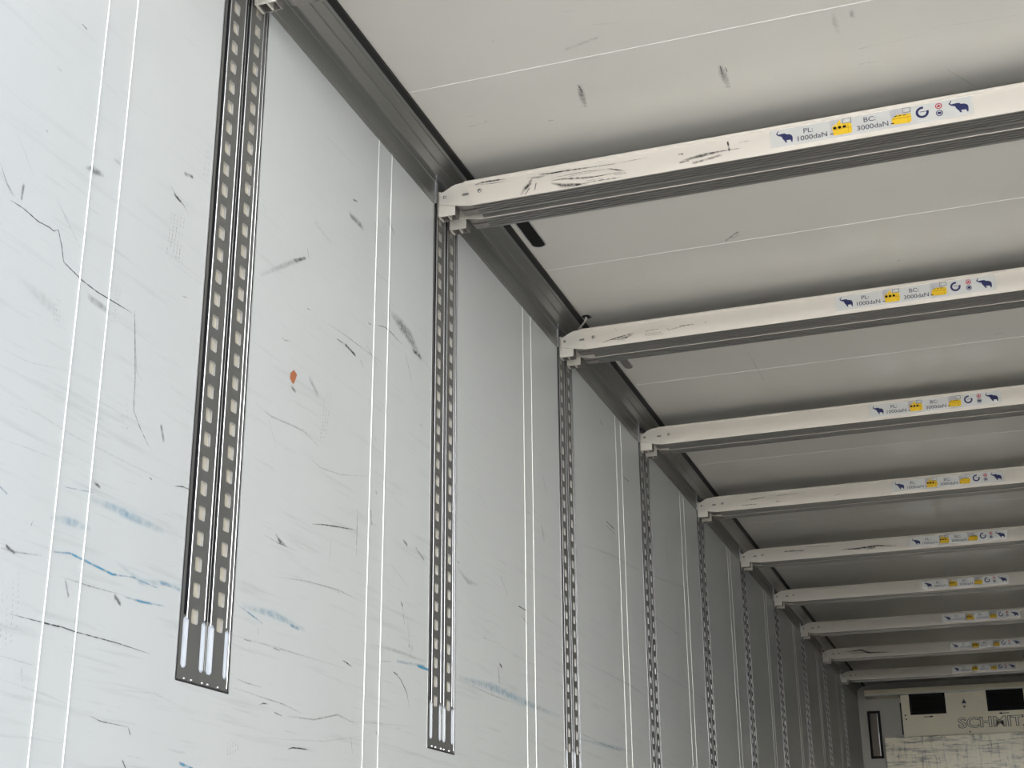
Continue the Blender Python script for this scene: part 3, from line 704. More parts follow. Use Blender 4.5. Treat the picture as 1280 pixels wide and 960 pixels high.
  ([(0.2064,0.8214),(0.2056,0.8175)],0.0026,0.3934174033028912,'k'),
  ([(0.2071,0.8159),(0.2062,0.8121)],0.0026,0.39634571723081813,'k'),
  ([(0.2077,0.8105),(0.2069,0.8066)],0.0026,0.4728859011852412,'k'),
  ([(-0.4859,1.484),(-0.4862,1.4802)],0.0017,0.28,'k'),
  ([(-0.4847,1.4663),(-0.485,1.4625)],0.0017,0.38999372574565316,'k'),
  ([(-0.4841,1.4574),(-0.4844,1.4537)],0.0017,0.35974963460538,'k'),
  ([(-0.4835,1.4486),(-0.4838,1.4449)],0.0017,0.324666648154768,'k'),
  ([(-0.4829,1.4398),(-0.4832,1.4361)],0.0017,0.33975395101283906,'k'),
  ([(-0.4793,1.4856),(-0.4796,1.4818)],0.0017,0.28,'k'),
  ([(-0.4787,1.4766),(-0.479,1.4729)],0.0017,0.3214679444751298,'k'),
  ([(-0.4781,1.4678),(-0.4784,1.464)],0.0017,0.3155036360067591,'k'),
  ([(-0.4775,1.4589),(-0.4778,1.4551)],0.0017,0.35437612255767365,'k'),
  ([(-0.477,1.45),(-0.4772,1.4463)],0.0017,0.42031559464410684,'k'),
  ([(-0.4764,1.4412),(-0.4766,1.4375)],0.0017,0.3452814633560791,'k'),
  ([(-0.4721,1.4782),(-0.4724,1.4744)],0.0017,0.3029650061729361,'k'),
  ([(-0.4709,1.4604),(-0.4712,1.4566)],0.0017,0.3379675880586149,'k'),
  ([(-0.4704,1.4515),(-0.4706,1.4477)],0.0017,0.31446643129304097,'k'),
  ([(-0.4698,1.4426),(-0.4701,1.4389)],0.0017,0.42387695871626296,'k'),
  ([(-0.0637,1.9845),(-0.0643,1.9794)],0.0021,0.28,'k'),
  ([(-0.0645,1.9704),(-0.0652,1.9654)],0.0021,0.34162113397516125,'k'),
  ([(-0.0653,1.9564),(-0.066,1.9514)],0.002,0.3521948977479221,'k'),
  ([(-0.0661,1.9424),(-0.0668,1.9374)],0.002,0.47274601238369895,'k'),
  ([(-0.0669,1.9285),(-0.0676,1.9236)],0.002,0.5000765323978312,'k'),
  ([(-0.056,1.9867),(-0.0567,1.9816)],0.0021,0.28,'k'),
  ([(-0.0568,1.9725),(-0.0575,1.9675)],0.0021,0.2976084041492547,'k'),
  ([(-0.0577,1.9585),(-0.0583,1.9535)],0.0021,0.3813026223360721,'k'),
  ([(-0.0585,1.9445),(-0.0592,1.9395)],0.0021,0.4721233397512793,'k'),
  ([(-0.0593,1.9305),(-0.06,1.9256)],0.002,0.336886950379165,'k'),
  ([(-0.0483,1.9889),(-0.049,1.9838)],0.0021,0.28,'k'),
  ([(-0.0491,1.9747),(-0.0498,1.9697)],0.0021,0.3443946673926485,'k'),
  ([(-0.05,1.9606),(-0.0507,1.9556)],0.0021,0.3182511897046597,'k'),
  ([(-0.0508,1.9466),(-0.0515,1.9416)],0.0021,0.3505187705623738,'k'),
  ([(-0.0517,1.9326),(-0.0524,1.9276)],0.0021,0.4986905297612344,'k'),
  ([(-0.2667,1.341),(-0.2672,1.3371)],0.0018,0.31501160654675264,'k'),
  ([(-0.2651,1.3307),(-0.2656,1.3268)],0.0018,0.38445400828225096,'k'),
  ([(-0.2636,1.3203),(-0.264,1.3165)],0.0018,0.2816520870257333,'k'),
  ([(-0.262,1.31),(-0.2624,1.3062)],0.0018,0.4108664024912022,'k'),
  ([(-0.2558,1.3647),(-0.2562,1.3608)],0.0018,0.28,'k'),
  ([(-0.2542,1.3543),(-0.2546,1.3504)],0.0018,0.3373202382728382,'k'),
  ([(-0.2526,1.3439),(-0.253,1.34)],0.0018,0.3453227841724279,'k'),
  ([(-0.2494,1.3231),(-0.2499,1.3192)],0.0018,0.4397039325819515,'k'),
]
CEIL_MARKS = [
  ([(0.529,0.9031),(0.522,0.9443),(0.5137,1.0085)],0.0142,0.35,'k'),
  ([(0.526,0.9059),(0.5256,0.9356)],0.0051,0.7,'k'),
  ([(0.498,1.0069),(0.5191,1.0084)],0.0031,0.5,'k'),
  ([(0.9051,0.9393),(0.9041,0.9845),(0.9055,1.0395)],0.0158,0.3,'k'),
  ([(0.9051,0.9393),(0.9022,0.9838)],0.004,0.6,'k'),
  ([(0.9168,0.951),(0.9171,0.9701)],0.005,0.8,'k'),
  ([(0.8906,1.042),(0.9101,1.0471)],0.003,0.6,'k'),
  ([(1.2157,0.8018),(1.215,0.8437),(1.2182,0.8931)],0.0112,0.15,'k'),
  ([(1.2606,0.8097),(1.2602,0.8295)],0.0149,0.25,'k'),
  ([(1.2598,0.9827),(1.2885,0.9805)],0.0039,0.4,'k'),
  ([(1.2517,1.0553),(1.2661,1.0568)],0.003,0.5,'k'),
  ([(1.273,1.0555),(1.295,1.0579)],0.003,0.5,'k'),
  ([(1.2882,0.984),(1.4019,0.9717)],0.0039,0.15,'k'),
  ([(1.4404,0.9508),(1.6476,0.966)],0.0047,0.12,'k'),
  ([(1.4698,1.1606),(1.537,1.2723)],0.003,0.35,'k'),
  ([(0.6405,0.6448),(0.7047,0.6594)],0.0057,0.1,'k'),
  ([(0.5468,0.725),(0.6336,0.7029)],0.0136,0.13,'k'),
  ([(0.5501,0.781),(0.6139,0.7893)],0.0029,0.2,'k'),
  ([(0.5099,0.8962),(0.5448,0.9029)],0.004,0.2,'k'),
  ([(0.3945,1.0474),(0.4076,1.0479)],0.0042,0.6,'k'),
  ([(0.586,0.5662),(0.6131,0.5727)],0.0028,0.3,'k'),
  ([(0.6385,0.5361),(0.6524,0.5379)],0.0028,0.3,'k'),
  ([(0.1872,0.9473),(0.2045,0.949)],0.0028,0.5,'k'),
  ([(0.1734,0.9995),(0.1954,1.0005)],0.0034,0.55,'k'),
  ([(0.2265,0.9865),(0.2294,0.9899)],0.0045,0.6,'k'),
  ([(0.3796,0.6247),(0.3826,0.6286)],0.0041,0.5,'k'),
  ([(0.2019,0.996),(0.2367,0.9994)],0.0023,0.3,'k'),
  ([(1.2376,2.3341),(1.2453,2.3285),(1.2514,2.3223)],0.0046,0.6,'k'),
  ([(1.5351,3.1378),(1.5659,3.1385)],0.0077,0.3,'k'),
  ([(1.3178,3.4985),(1.3411,3.497)],0.0028,0.4,'k'),
  ([(0.8099,3.4392),(0.9018,3.3685),(0.9996,3.2832)],0.0028,0.12,'k'),
  ([(0.7186,1.9687),(0.7647,1.9229)],0.0133,0.3,'k'),
  ([(0.7384,1.9633),(0.7664,1.9422)],0.0053,0.5,'k'),
  ([(0.6037,2.9922),(0.6092,3.3306)],0.0048,0.3,'k'),
  ([(0.5089,4.0215),(0.5322,4.2212)],0.0037,0.3,'k'),
]
BEAM_MARKS = {
1 : [
  ([(0.1232,2.5172),(0.1424,2.5211),(0.1861,2.5205),(0.2159,2.5189)],0.0052,0.6,'k'),
  ([(0.1232,2.516),(0.1752,2.5121),(0.2294,2.5107)],0.0021,0.5,'k'),
  ([(0.2665,2.4609),(0.2774,2.4759),(0.291,2.4906),(0.2965,2.5038)],0.0112,0.5,'k'),
  ([(0.2772,2.4561),(0.2908,2.4763)],0.0041,0.7,'k'),
  ([(0.3066,2.4677),(0.3107,2.4869)],0.0051,0.6,'k'),
  ([(0.2832,2.5092),(0.3205,2.505),(0.3472,2.5086)],0.0071,0.3,'k'),
  ([(0.3207,2.5147),(0.3578,2.5111),(0.4106,2.5108),(0.489,2.5072)],0.0041,0.9,'k'),
  ([(0.489,2.5078),(0.5458,2.5059)],0.0025,0.9,'k'),
  ([(0.5458,2.5059),(0.5921,2.5072),(0.6431,2.5074)],0.0015,0.6,'k'),
  ([(0.3575,2.4952),(0.4103,2.4966),(0.4627,2.4981),(0.5247,2.4919)],0.0015,0.7,'k'),
  ([(0.3574,2.4867),(0.389,2.4865),(0.4621,2.4784),(0.5138,2.4743)],0.0041,0.5,'k'),
  ([(0.3598,2.4777),(0.3886,2.4667),(0.4304,2.4601),(0.4616,2.4588)],0.0101,0.5,'k'),
  ([(0.389,2.4836),(0.462,2.4745),(0.5448,2.4768),(0.5755,2.4738)],0.0015,0.7,'k'),
  ([(0.4303,2.4589),(0.4928,2.4614),(0.5442,2.4601),(0.5698,2.4581)],0.0025,0.6,'k'),
  ([(0.4618,2.4672),(0.5136,2.4659)],0.0015,0.7,'k'),
  ([(0.5248,2.4947),(0.5503,2.4859),(0.5756,2.4766)],0.005,0.5,'k'),
  ([(0.5446,2.4713),(0.5779,2.4706)],0.004,0.45,'k'),
  ([(0.4102,2.491),(0.5041,2.493)],0.0015,0.6,'k'),
  ([(0.3727,2.4612),(0.4301,2.4505),(0.482,2.4493)],0.002,0.4,'k'),
  ([(0.7346,2.473),(0.7571,2.4742)],0.0079,0.4,'k'),
  ([(0.7384,2.4984),(0.7434,2.4991)],0.0034,0.9,'k'),
  ([(0.737,2.4775),(0.7959,2.4839),(0.8594,2.4869)],0.0095,0.5,'k'),
  ([(0.7736,2.4645),(0.8481,2.4738)],0.0126,0.35,'k'),
  ([(0.8714,2.5106),(0.8741,2.4864)],0.0084,0.6,'k'),
  ([(0.8067,2.4878),(0.9012,2.4858)],0.0031,0.6,'k'),
  ([(0.7327,2.4998),(0.7435,2.5001)],0.0042,0.8,'k'),
  ([(0.9024,2.5045),(0.9285,2.504)],0.0052,0.2,'k'),
],
2 : [
  ([(0.1706,2.4678),(0.207,2.4783),(0.255,2.4851),(0.2922,2.4923)],0.0035,0.7,'k'),
  ([(0.2308,2.4761),(0.2607,2.4768),(0.2848,2.4871)],0.0081,0.5,'k'),
  ([(0.2039,2.4768),(0.2544,2.4678)],0.0029,0.5,'k'),
  ([(0.3323,2.4896),(0.3796,2.4921)],0.0046,0.3,'k'),
  ([(0.329,2.4807),(0.3908,2.4793)],0.0029,0.5,'k'),
  ([(0.3316,2.4729),(0.3992,2.4719)],0.0035,0.4,'k'),
  ([(0.409,2.494),(0.4202,2.4831),(0.5081,2.495)],0.0034,0.35,'k'),
  ([(0.4615,2.4925),(0.5079,2.4919)],0.0069,0.4,'k'),
  ([(0.5513,2.4929),(0.5571,2.4939)],0.004,0.6,'k'),
  ([(0.2203,2.5183),(0.2249,2.5114)],0.0041,0.5,'k'),
],
4 : [
  ([(0.2359,2.4748),(0.3103,2.4743)],0.0054,0.6,'k'),
  ([(0.285,2.5006),(0.353,2.5076)],0.0081,0.4,'k'),
  ([(0.4135,2.5084),(0.5271,2.5106)],0.0067,0.35,'k'),
  ([(0.4113,2.478),(0.4314,2.4788)],0.0067,0.5,'k'),
  ([(0.7087,2.4782),(0.7351,2.4824)],0.0053,0.3,'k'),
],
5 : [
  ([(0.2703,2.506),(0.3775,2.5028)],0.0108,0.5,'k'),
  ([(0.6034,2.4874),(0.6781,2.4854),(0.7979,2.4934),(0.8999,2.4811)],0.0076,0.8,'k'),
  ([(0.7373,2.4802),(0.782,2.4824)],0.0182,0.4,'k'),
  ([(0.3942,2.5218),(0.5307,2.5174)],0.0062,0.3,'k'),
  ([(0.6075,2.534),(0.6227,2.5357)],0.0061,0.8,'k'),
],
8 : [
  ([(0.2113,2.5023),(0.3168,2.5103),(0.377,2.4852),(0.5526,2.4801)],0.0107,0.9,'k'),
  ([(0.2313,2.4904),(0.3774,2.4894)],0.0064,0.7,'k'),
],
}

# ================================================================ THE SETTING
RAILS = [S * i for i in range(10)]
RL, RR = -0.036, 0.159       # rail edges relative to its position

mb = MB()
wallfn = lambda y, z, l: (0.0004 + l, y, z)
edges = [Y0]
for r in RAILS: edges += [r + RL, r + RR]
edges.append(YF)
mb.face([(0, Y0, 0), (0, YF, 0), (0, YF, RB), (0, Y0, RB)], 'wall')
for i in range(0, len(edges), 2):
    a, b = edges[i], edges[i + 1]
    mb.face([(0, a, RB), (0, b, RB), (0, b, H), (0, a, H)], 'wall')
for r in RAILS:   # the shallow housings that take the rails
    a, b = r + RL, r + RR
    mb.face([(0, a, RB), (0, b, RB), (-0.02, b, RB), (-0.02, a, RB)], 'wall')
    mb.face([(0, a, RB), (0, a, H), (-0.02, a, H), (-0.02, a, RB)], 'wall')
    mb.face([(0, b, RB), (0, b, H), (-0.02, b, H), (-0.02, b, RB)], 'wall')
    mb.face([(-0.02, a, RB), (-0.02, b, RB), (-0.02, b, H), (-0.02, a, H)], 'wall')
# outer skin and ends
mb.face([(-0.06, Y0, -0.1), (-0.06, YF + .1, -0.1), (-0.06, YF + .1, 2.72), (-0.06, Y0, 2.72)], 'shell')
mb.face([(-0.06, Y0, -0.1), (0, Y0, -0.1), (0, Y0, 2.72), (-0.06, Y0, 2.72)], 'shell')
# the pairs of raised white sealing beads over the panel joints
JOINTS = [(0.775 + S * k, 0.861 + S * k) for k in range(-1, 9)]
for a, b in JOINTS:
    for y in (a, b):
        hw = 0.0011
        mb.prism([(0, -hw), (0.0014, -hw * .5), (0.0014, hw * .5), (0, hw)], lambda p, y=y: (p[0], y + p[1], 0.0), lambda p, y=y: (p[0], y + p[1], COVE + .01), 'bead', caps=False)
mb.face([(0.0006, 0.341, 1.627), (0.0006, 0.352, 1.619), (0.0006, 0.361, 1.620), (0.0006, 0.374, 1.646), (0.0006, 0.358, 1.652), (0.0006, 0.343, 1.640)], 'orange')
for i, (pts, w_, k_, c_) in enumerate(WALL_MARKS + WALL_DOTS):
    mb.ribbon(pts, w_ * (0.62 if w_ < .006 else 1.05), min(1, k_ * (0.95 if w_ < .0035 else 0.72)), 'ink' if c_ == 'k' else 'blue', wallfn, (i % 9) * 0.00008)
tag(mb.build('wall_left', weld=False, fix=False), kind='structure')

mb = MB()
mb.box((W, Y0, -0.1), (W + 0.06, YF + .1, 2.72), 'wall')
tag(mb.build('wall_right'), kind='structure')
mb = MB()
mb.box((0, YF, 0), (W, YF + 0.1, H), 'front')
tag(mb.build('wall_front'), kind='structure')

mb = MB()
mb.box((0, Y0, H), (W, YF, H + 0.12), 'ceiling')
for k in range(-1, 10):
    y = 0.779 + 1.2115 * k
    mb.prism([(-0.0012, 0), (-0.0006, -0.0012), (0.0006, -0.0012), (0.0012, 0)], lambda p, y=y: (0.085, y + p[0], H + p[1]), lambda p, y=y: (W - .085, y + p[0], H + p[1]), 'bead', caps=False)
for i, (pts, w_, k_, c_) in enumerate(CEIL_MARKS):
    mb.ribbon(pts, w_ * (0.62 if w_ < .006 else 0.95), min(1, k_ * 0.9), 'ink', lambda a, b, l: (a, b, H - 0.0004 - l), (i % 9) * 0.00008)
tag(mb.build('ceiling', weld=False, fix=False), kind='structure')

mb = MB()
mb.box((0, Y0, -0.1), (W, YF, 0), 'floor')
for i in range(40):      # raised anti-slip ribs of the aluminium floor
    x = 0.05 + i * 0.06
    mb.box((x, Y0, 0), (x + 0.02, YF, 0.012), 'floor', skip=('-z',))
tag(mb.build('floor'), kind='structure')
mb = MB()
mb.box((-60, -90, -1.40), (62, 60, -1.30), 'ground')
tag(mb.build('ground'), kind='structure')

# cove profiles along the ceiling edges
LOW = [(0.0, COVE), (0.0030, 2.4682), (0.0036, 2.4800), (0.0052, 2.4808), (0.0054, 2.4975), (0.0044, 2.4985), (0.0056, 2.5350), (0.0072, 2.5358), (0.0076, 2.5555), (0.0095, 2.5600)]
UP = [(0.0095, 2.5600), (0.0290, 2.5716), (0.0305, 2.5745), (0.0340, 2.5750), (0.0530, 2.5862), (0.0545, 2.5852), (0.0560, 2.5880), (0.0690, 2.5915)]
def cove(name, fx):
    mb = MB()
    def run(prof, y0, y1):
        for i in range(len(prof) - 1):
            (xa, za), (xb, zb) = prof[i], prof[i + 1]
            mb.face([(fx(xa), y0, za), (fx(xa), y1, za), (fx(xb), y1, zb), (fx(xb), y0, zb)], 'cove')
        return
    segs = list(zip(edges[0::2], edges[1::2]))
    for a, b in segs:
        run(LOW, a, b)
        for y in (a, b):
            mb.face([(fx(x), y, z) for x, z in LOW] + [(fx(0), y, 2.5600)], 'cove')
    run(UP, Y0, YF)
    for r in RAILS:
        # pressed frame round each cut-out that lets the rail run up into the cove
        for ya, yb_ in ((r + RL - .0025, r + RL - .0002), (r + RR + .0002, r + RR + .0025)):
            a_, b_ = sorted((fx(0.0), fx(0.0095)))
            mb.box((a_, ya, COVE), (b_, yb_, 2.5585), 'lip')
        a_, b_ = sorted((fx(-0.016), fx(0.0105)))
        mb.box((a_, r + RL, 2.5555), (b_, r + RR, 2.5600), 'lip')
    mb.face([(fx(x), Y0, z) for x, z in LOW + UP[1:]] + [(fx(.069), Y0, H), (fx(0), Y0, H)], 'cove')
    o = tag(mb.build(name, fix=False), kind='structure')
    return o
cove('trim_1', lambda x: x)
cove('trim_2', lambda x: W - x)
for nm, fx in (('trim_3', lambda x: x), ('trim_4', lambda x: W - x)):
    mb = MB()
    a, b = sorted((fx(0.062), fx(0.0815)))
    mb.box((a, Y0, 2.5900), (b, YF, H - 0.0003), 'seal')
    tag(mb.build(nm), kind='structure')

# ================================================================ RAILS
def cell(mb, y0, y1, z0, z1, hy, hz, hw, hh, r, x, depth, key, inner='rail'):
    """flat plate cell with a rounded hole and the hole's inner walls"""
    H8 = [(hy - hw, hz - hh + r), (hy - hw, hz + hh - r), (hy - hw + r, hz + hh), (hy + hw - r, hz + hh),
          (hy + hw, hz + hh - r), (hy + hw, hz - hh + r), (hy + hw - r, hz - hh), (hy - hw + r, hz - hh)]
    O8 = [(y0, hz - hh + r), (y0, hz + hh - r), (hy - hw + r, z1), (hy + hw - r, z1), (y1, hz + hh - r), (y1, hz - hh + r), (hy + hw - r, z0), (hy - hw + r, z0)]
    for i in range(8):
        j = (i + 1) % 8
        mb.face([(x, *O8[i]), (x, *O8[j]), (x, *H8[j]), (x, *H8[i])], key)
        mb.face([(x, *H8[i]), (x, *H8[j]), (x - depth, *H8[j]), (x - depth, *H8[i])], inner)
    for c, (a, b) in (((y0, z1), (1, 2)), ((y1, z1), (3, 4)), ((y1, z0), (5, 6)), ((y0, z0), (7, 0))):
        mb.face([(x, *c), (x, *O8[a]), (x, *O8[b])], key)

TOP = 2.553
def make_rail():
    root = empty('perforated_rail')
    X = -0.0005
    Z0 = RB + 0.026; ZS = 1.0290     # lower slots
    # --- perforated plate (one sheet with two columns of holes and the four long slots at its foot)
    mb = MB()
    def strip(y0, y1, z0, z1, x=X, key='rail'): mb.face([(x, y0, z0), (x, y1, z0), (x, y1, z1), (x, y0, z1)], key)
    cols = [(0.0010, 0.0440, 0.0195), (0.0930, 0.1315, 0.1115)]
    for (a, b, c) in cols:
        strip(a, b, RB + 0.002, 1.0085)
        z = 1.0335
        while z + 0.025 < TOP:
            cell(mb, a, b, z - 0.025, z + 0.025, c, z, 0.0118, 0.0140, 0.0030, X, 0.0060, 'rail', 'lip'); z += 0.05
        strip(a, b, z - 0.025, TOP)
    slots = [(-0.0200, 0.0010), (0.0440, 0.0625), (0.0685, 0.0930), (0.1315, 0.1490)]
    for (a, b) in slots:
        cell(mb, a, b, Z0 - 0.003, ZS + 0.003, (a + b) / 2, (Z0 + ZS) / 2, (b - a) / 2 - 0.0012, (ZS - Z0) / 2, 0.0055, X, 0.006, 'rail', 'lip')
        strip(a, b, RB + 0.002, Z0 - 0.003)
    strip(-0.0335, -0.0200, RB + 0.002, TOP)
    strip(0.0625, 0.0685, RB + 0.002, ZS + 0.003)
    strip(0.1505, 0.1570, RB + 0.002, TOP); strip(0.1490, 0.1505, RB + 0.002, ZS + 0.003)
    # upper part beside the grooves
    for (a, b) in ((-0.0045, 0.0010), (0.0440, 0.0580), (0.0800, 0.0930), (0.1315, 0.1370)): strip(a, b, ZS + 0.003, TOP)
    # grooves: recessed channels with their inner walls
    for (a, b) in ((-0.0200, -0.0045), (0.0580, 0.0800), (0.1370, 0.1505)):
        z0 = ZS + 0.003
        k2 = 'groove' if b < 0.1 else 'rail'
        dp = 0.008 if b < 0.1 else 0.003
        strip(a, b, z0, TOP, X - dp, k2)
        for y in (a, b): mb.face([(X, y, z0), (X, y, TOP), (X - dp, y, TOP), (X - dp, y, z0)], k2)
        mb.face([(X, a, z0), (X, b, z0), (X - dp, b, z0), (X - dp, a, z0)], 'rail')
    mb.face([(X, -0.0335, RB + .002), (X, 0.157, RB + .002), (-0.016, 0.157, RB + .002), (-0.016, -0.0335, RB + .002)], 'rail')
    mb.build('perforated_plate', root, weld=True, fix=False)
    # --- backing boards seen through the holes
    mb = MB()
    for (a, b, c) in cols: mb.box((-0.014, c - 0.015, 1.012), (-0.0062, c + 0.015, TOP - .01), 'back')
    tag(mb.build('backing_strip', root), 'beige backing seen through the holes')
    mb = MB()
    for (a, b) in slots: mb.box((-0.010, a + 0.0008, Z0 - 0.002), (-0.0045, b - 0.0008, ZS + 0.002), 'white')
    tag(mb.build('slot_filler', root), 'white filler behind the four long slots at the foot')
    # --- raised lips
    for (y, wd, z0, k2) in ((-0.0060, 0.0036, ZS - .002, 'lip'), (0.0560, 0.0040, ZS + .004, 'lip'), (0.0790, 0.0030, ZS - .002, 'lip'), (0.1372, 0.0022, ZS + .004, 'lip'), (0.1515, 0.0022, RB + .01, 'lip'), (0.0655, 0.0016, RB + .03, 'rail')):
        mb = MB()
        zt = TOP - .09 if y > .13 else TOP - .003
        mb.prism([(0, -wd / 2), (0.0007, -wd / 2 + .0004), (0.0007, wd / 2 - .0004), (0, wd / 2)], lambda p, y=y, z0=z0: (p[0] + X, y + p[1], z0), lambda p, y=y, zt=zt: (p[0] + X, y + p[1], zt), k2)
        mb.build('raised_lip', root)
    # --- edge flanges
    for (a, b) in ((-0.0355, -0.0335), (0.1570, 0.1585)):
        mb = MB(); mb.box((-0.0165, a, RB + .0005), (0.0006, b, TOP), 'lip'); mb.build('edge_flange', root)
    # dark joint line along both sides
    mb = MB()
    mb.box((-0.012, -0.0322, RB + .004), (0.0002, -0.0298, TOP), 'groove'); mb.box((-0.012, 0.1540, RB + .004), (0.0002, 0.1562, TOP), 'groove')
    mb.build('side_seam', root)
    # foot bumps
    for y in (-0.003, 0.022, 0.060, 0.0800, 0.1180):
        mb = MB(); mb.cyl((-0.001, y, RB + 0.007), (1, 0, 0), 0.0028, 0.003, 'lip', 10, 0.002); mb.build('foot_stud', root)
    mb = MB(); mb.box((-0.006, -0.0335, RB + 0.0005), (0.0012, 0.157, RB + 0.0035), 'groove'); mb.build('foot_edge', root)
    return root
rail0 = make_rail()
rail_labels = [
 'grey double-column perforated steel rail nearest the viewer, largest and widest in view',
 'grey perforated rail under the beam with black scrapes, its lower end in view',
 'perforated rail under the beam with one diagonal black smear',
 'narrow perforated rail under the clean unmarked beam, fourth from the nearest',
 'dark narrow perforated wall rail, fifth from the nearest along the left wall',
 'thin dark perforated wall rail, sixth from the nearest along the left wall',
 'faint dark perforated wall rail, seventh from the nearest along the left wall',
 'faint dark perforated wall rail, eighth from the nearest along the left wall',
 'barely visible perforated wall rail, ninth from the nearest, last but one before the front wall',
 'barely visible perforated wall rail farthest in, closest to the cooling unit']
for i, y in enumerate(RAILS):
    o = rail0 if i == 0 else copy_tree(rail0)
    o.location = (0, y, 0)
    tag(o, rail_labels[i], 'wall rail', 'perforated rails set upright in the left wall')

# ================================================================ BEAMS
ZB = 2.4525; BH = 0.0835; DEP = 0.070
def xl(z): return 0.117 - 0.031 * z / BH
def body_mesh(marks=(), face='beam'):
    # main channel: profile in (y, z), extruded along x with slanted ends
    prof = [(0.0030, BH), (-0.0012, BH - 0.0010), (-0.0034, BH - 0.0030), (-0.0034, BH - 0.0095), (0.0, BH - 0.0115), (0.0, 0.0022), (-0.0010, 0.0015), (-0.0010, 0.0), (0.0012, 0.0)]
    keys = [face] * 8; keys[6] = keys[7] = 'beam'
    n = 5; p0 = 0.0020; pitch = (DEP - 0.006) / n
    for i in range(n):
        a = p0 + i * pitch
        prof += [(a, 0.0), (a + pitch * .44, 0.0), (a + pitch * .50, 0.0085), (a + pitch * .94, 0.0085)]
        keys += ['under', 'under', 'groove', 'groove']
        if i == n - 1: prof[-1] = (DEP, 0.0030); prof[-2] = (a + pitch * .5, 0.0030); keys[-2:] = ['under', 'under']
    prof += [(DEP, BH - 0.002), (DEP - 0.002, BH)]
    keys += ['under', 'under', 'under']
    mb = MB()
    mb.prism(prof, lambda p: (xl(p[1]), p[0], p[1]), lambda p: (W - xl(p[1]), p[0], p[1]), face, keys=keys)
    for j, (pts, w_, k_, c_) in enumerate(marks):
        mb.ribbon([(p[0], p[1] - ZB) for p in pts], w_ * 0.75, min(1, k_ * 1.15), 'ink', lambda a, c, l: (a, -0.0006 - l, c), (j % 8) * 0.00006)
    return mb
def make_beam(with_sticker):
    root = empty('load_beam')
    body_mesh(face='beam' if with_sticker else 'gapshade').build('beam_body', root)
    for side in (0, 1):
        fx = (lambda x: x) if side == 0 else (lambda x: W - x)
        def P(poly, y0, y1, key, mb): mb.prism(poly, lambda p: (fx(p[0]), y0, p[1]), lambda p: (fx(p[0]), y1, p[1]), key)
        # inner sliding piece
        mb = MB()
        ins = [(0.066, 0.006), (0.075, 0.003), (0.135, 0.003), (0.135, BH - 0.004), (0.066, BH - .006)]
        P(ins, 0.004, 0.026, 'hookin', mb); P(ins, 0.036, DEP - 0.004, 'hookin', mb)
        mb.box((min(fx(.07), fx(.135)), 0.026, 0.012), (max(fx(.07), fx(.135)), 0.036, BH - .01), 'hookin')
        mb.build('sliding_end', root)
        # hook plate with slot: outline split in two halves around the slot
        mb = MB()
        up = [(0.010, 0.0595), (0.022, 0.0610), (0.044, 0.0735), (0.060, 0.0790), (0.092, 0.0815), (0.130, 0.0800), (0.130, 0.0425), (0.1020, 0.0425), (0.1000, 0.0450), (0.0830, 0.0450), (0.0800, 0.0410), (0.0800, 0.0400), (0.010, 0.0400)]
        lo = [(0.010, 0.0400), (0.0800, 0.0400), (0.0830, 0.0365), (0.1000, 0.0365), (0.1020, 0.0425), (0.130, 0.0425), (0.130, 0.0020), (0.104, 0.0010), (0.060, 0.0095), (0.020, 0.0195), (0.010, 0.0200)]
        P(up, 0.0022, 0.0045, 'hook', mb); P(lo, 0.0022, 0.0045, 'hook', mb)
        P([(0.079, 0.034), (0.103, 0.034), (0.103, 0.048), (0.079, 0.048)], 0.0060, 0.0068, 'groove', mb)  # dark plate added behind the slot to stand for its inner shade
        mb.build('hook_plate', root)
        mb = MB()
        P([(0.0035, 0.066), (0.010, 0.066), (0.010, -0.0155), (0.0035, -0.0155)], 0.0065, 0.046, 'hook', mb)
        mb.build('hook_spine', root)
        # hollow hook block below the plate
        mb = MB()
        z0, z1 = -0.0165, 0.030
        a, b = sorted((fx(.0095), fx(.056)))
        t = 0.0035
        mb.box((a, 0.008, z0), (b, 0.008 + t, z1), 'hook'); mb.box((a, 0.040, z0), (b, 0.040 + t, z1), 'hookin')
        mb.box((a, 0.008 + t, z0), (a + t, 0.040, z1), 'hookin'); mb.box((b - t, 0.008 + t, z0), (b, 0.040, z1), 'hookin')
        mb.box((a + t, 0.008 + t, z0 + .022), (b - t, 0.040, z1 - .004), 'hookin')
        c = (a + b) / 2
        mb.box((c - .0022, 0.012, z0 + .001), (c + .0022, 0.040, z0 + .0215), 'hook')
        mb.build('hook_block', root)
        # catch reaching into the rail
        mb = MB(); a, b = sorted((fx(-.0002), fx(.004)))
        mb.box((a, 0.020, 0.034), (b, 0.034, 0.046), 'hookin'); 
        if side == 0: mb.build('rail_catch', root)
        for (x, z, r, y) in ((0.0255, 0.0425, 0.0052, 0.0022), (0.136, 0.0435, 0.0062, 0.0)):
            mb = MB(); mb.cyl((fx(x), y + .0002, z), (0, -1, 0), r, 0.0012, 'groove', 18, r * .95); mb.cyl((fx(x), y - .0008, z), (0, -1, 0), r * .8, 0.0022, 'rivet', 18, r * .45)  # dark ring round each rivet head, shading put in as colour
            mb.build('rivet', root, bevel=0)
    if with_sticker: make_sticker(root)
    return root

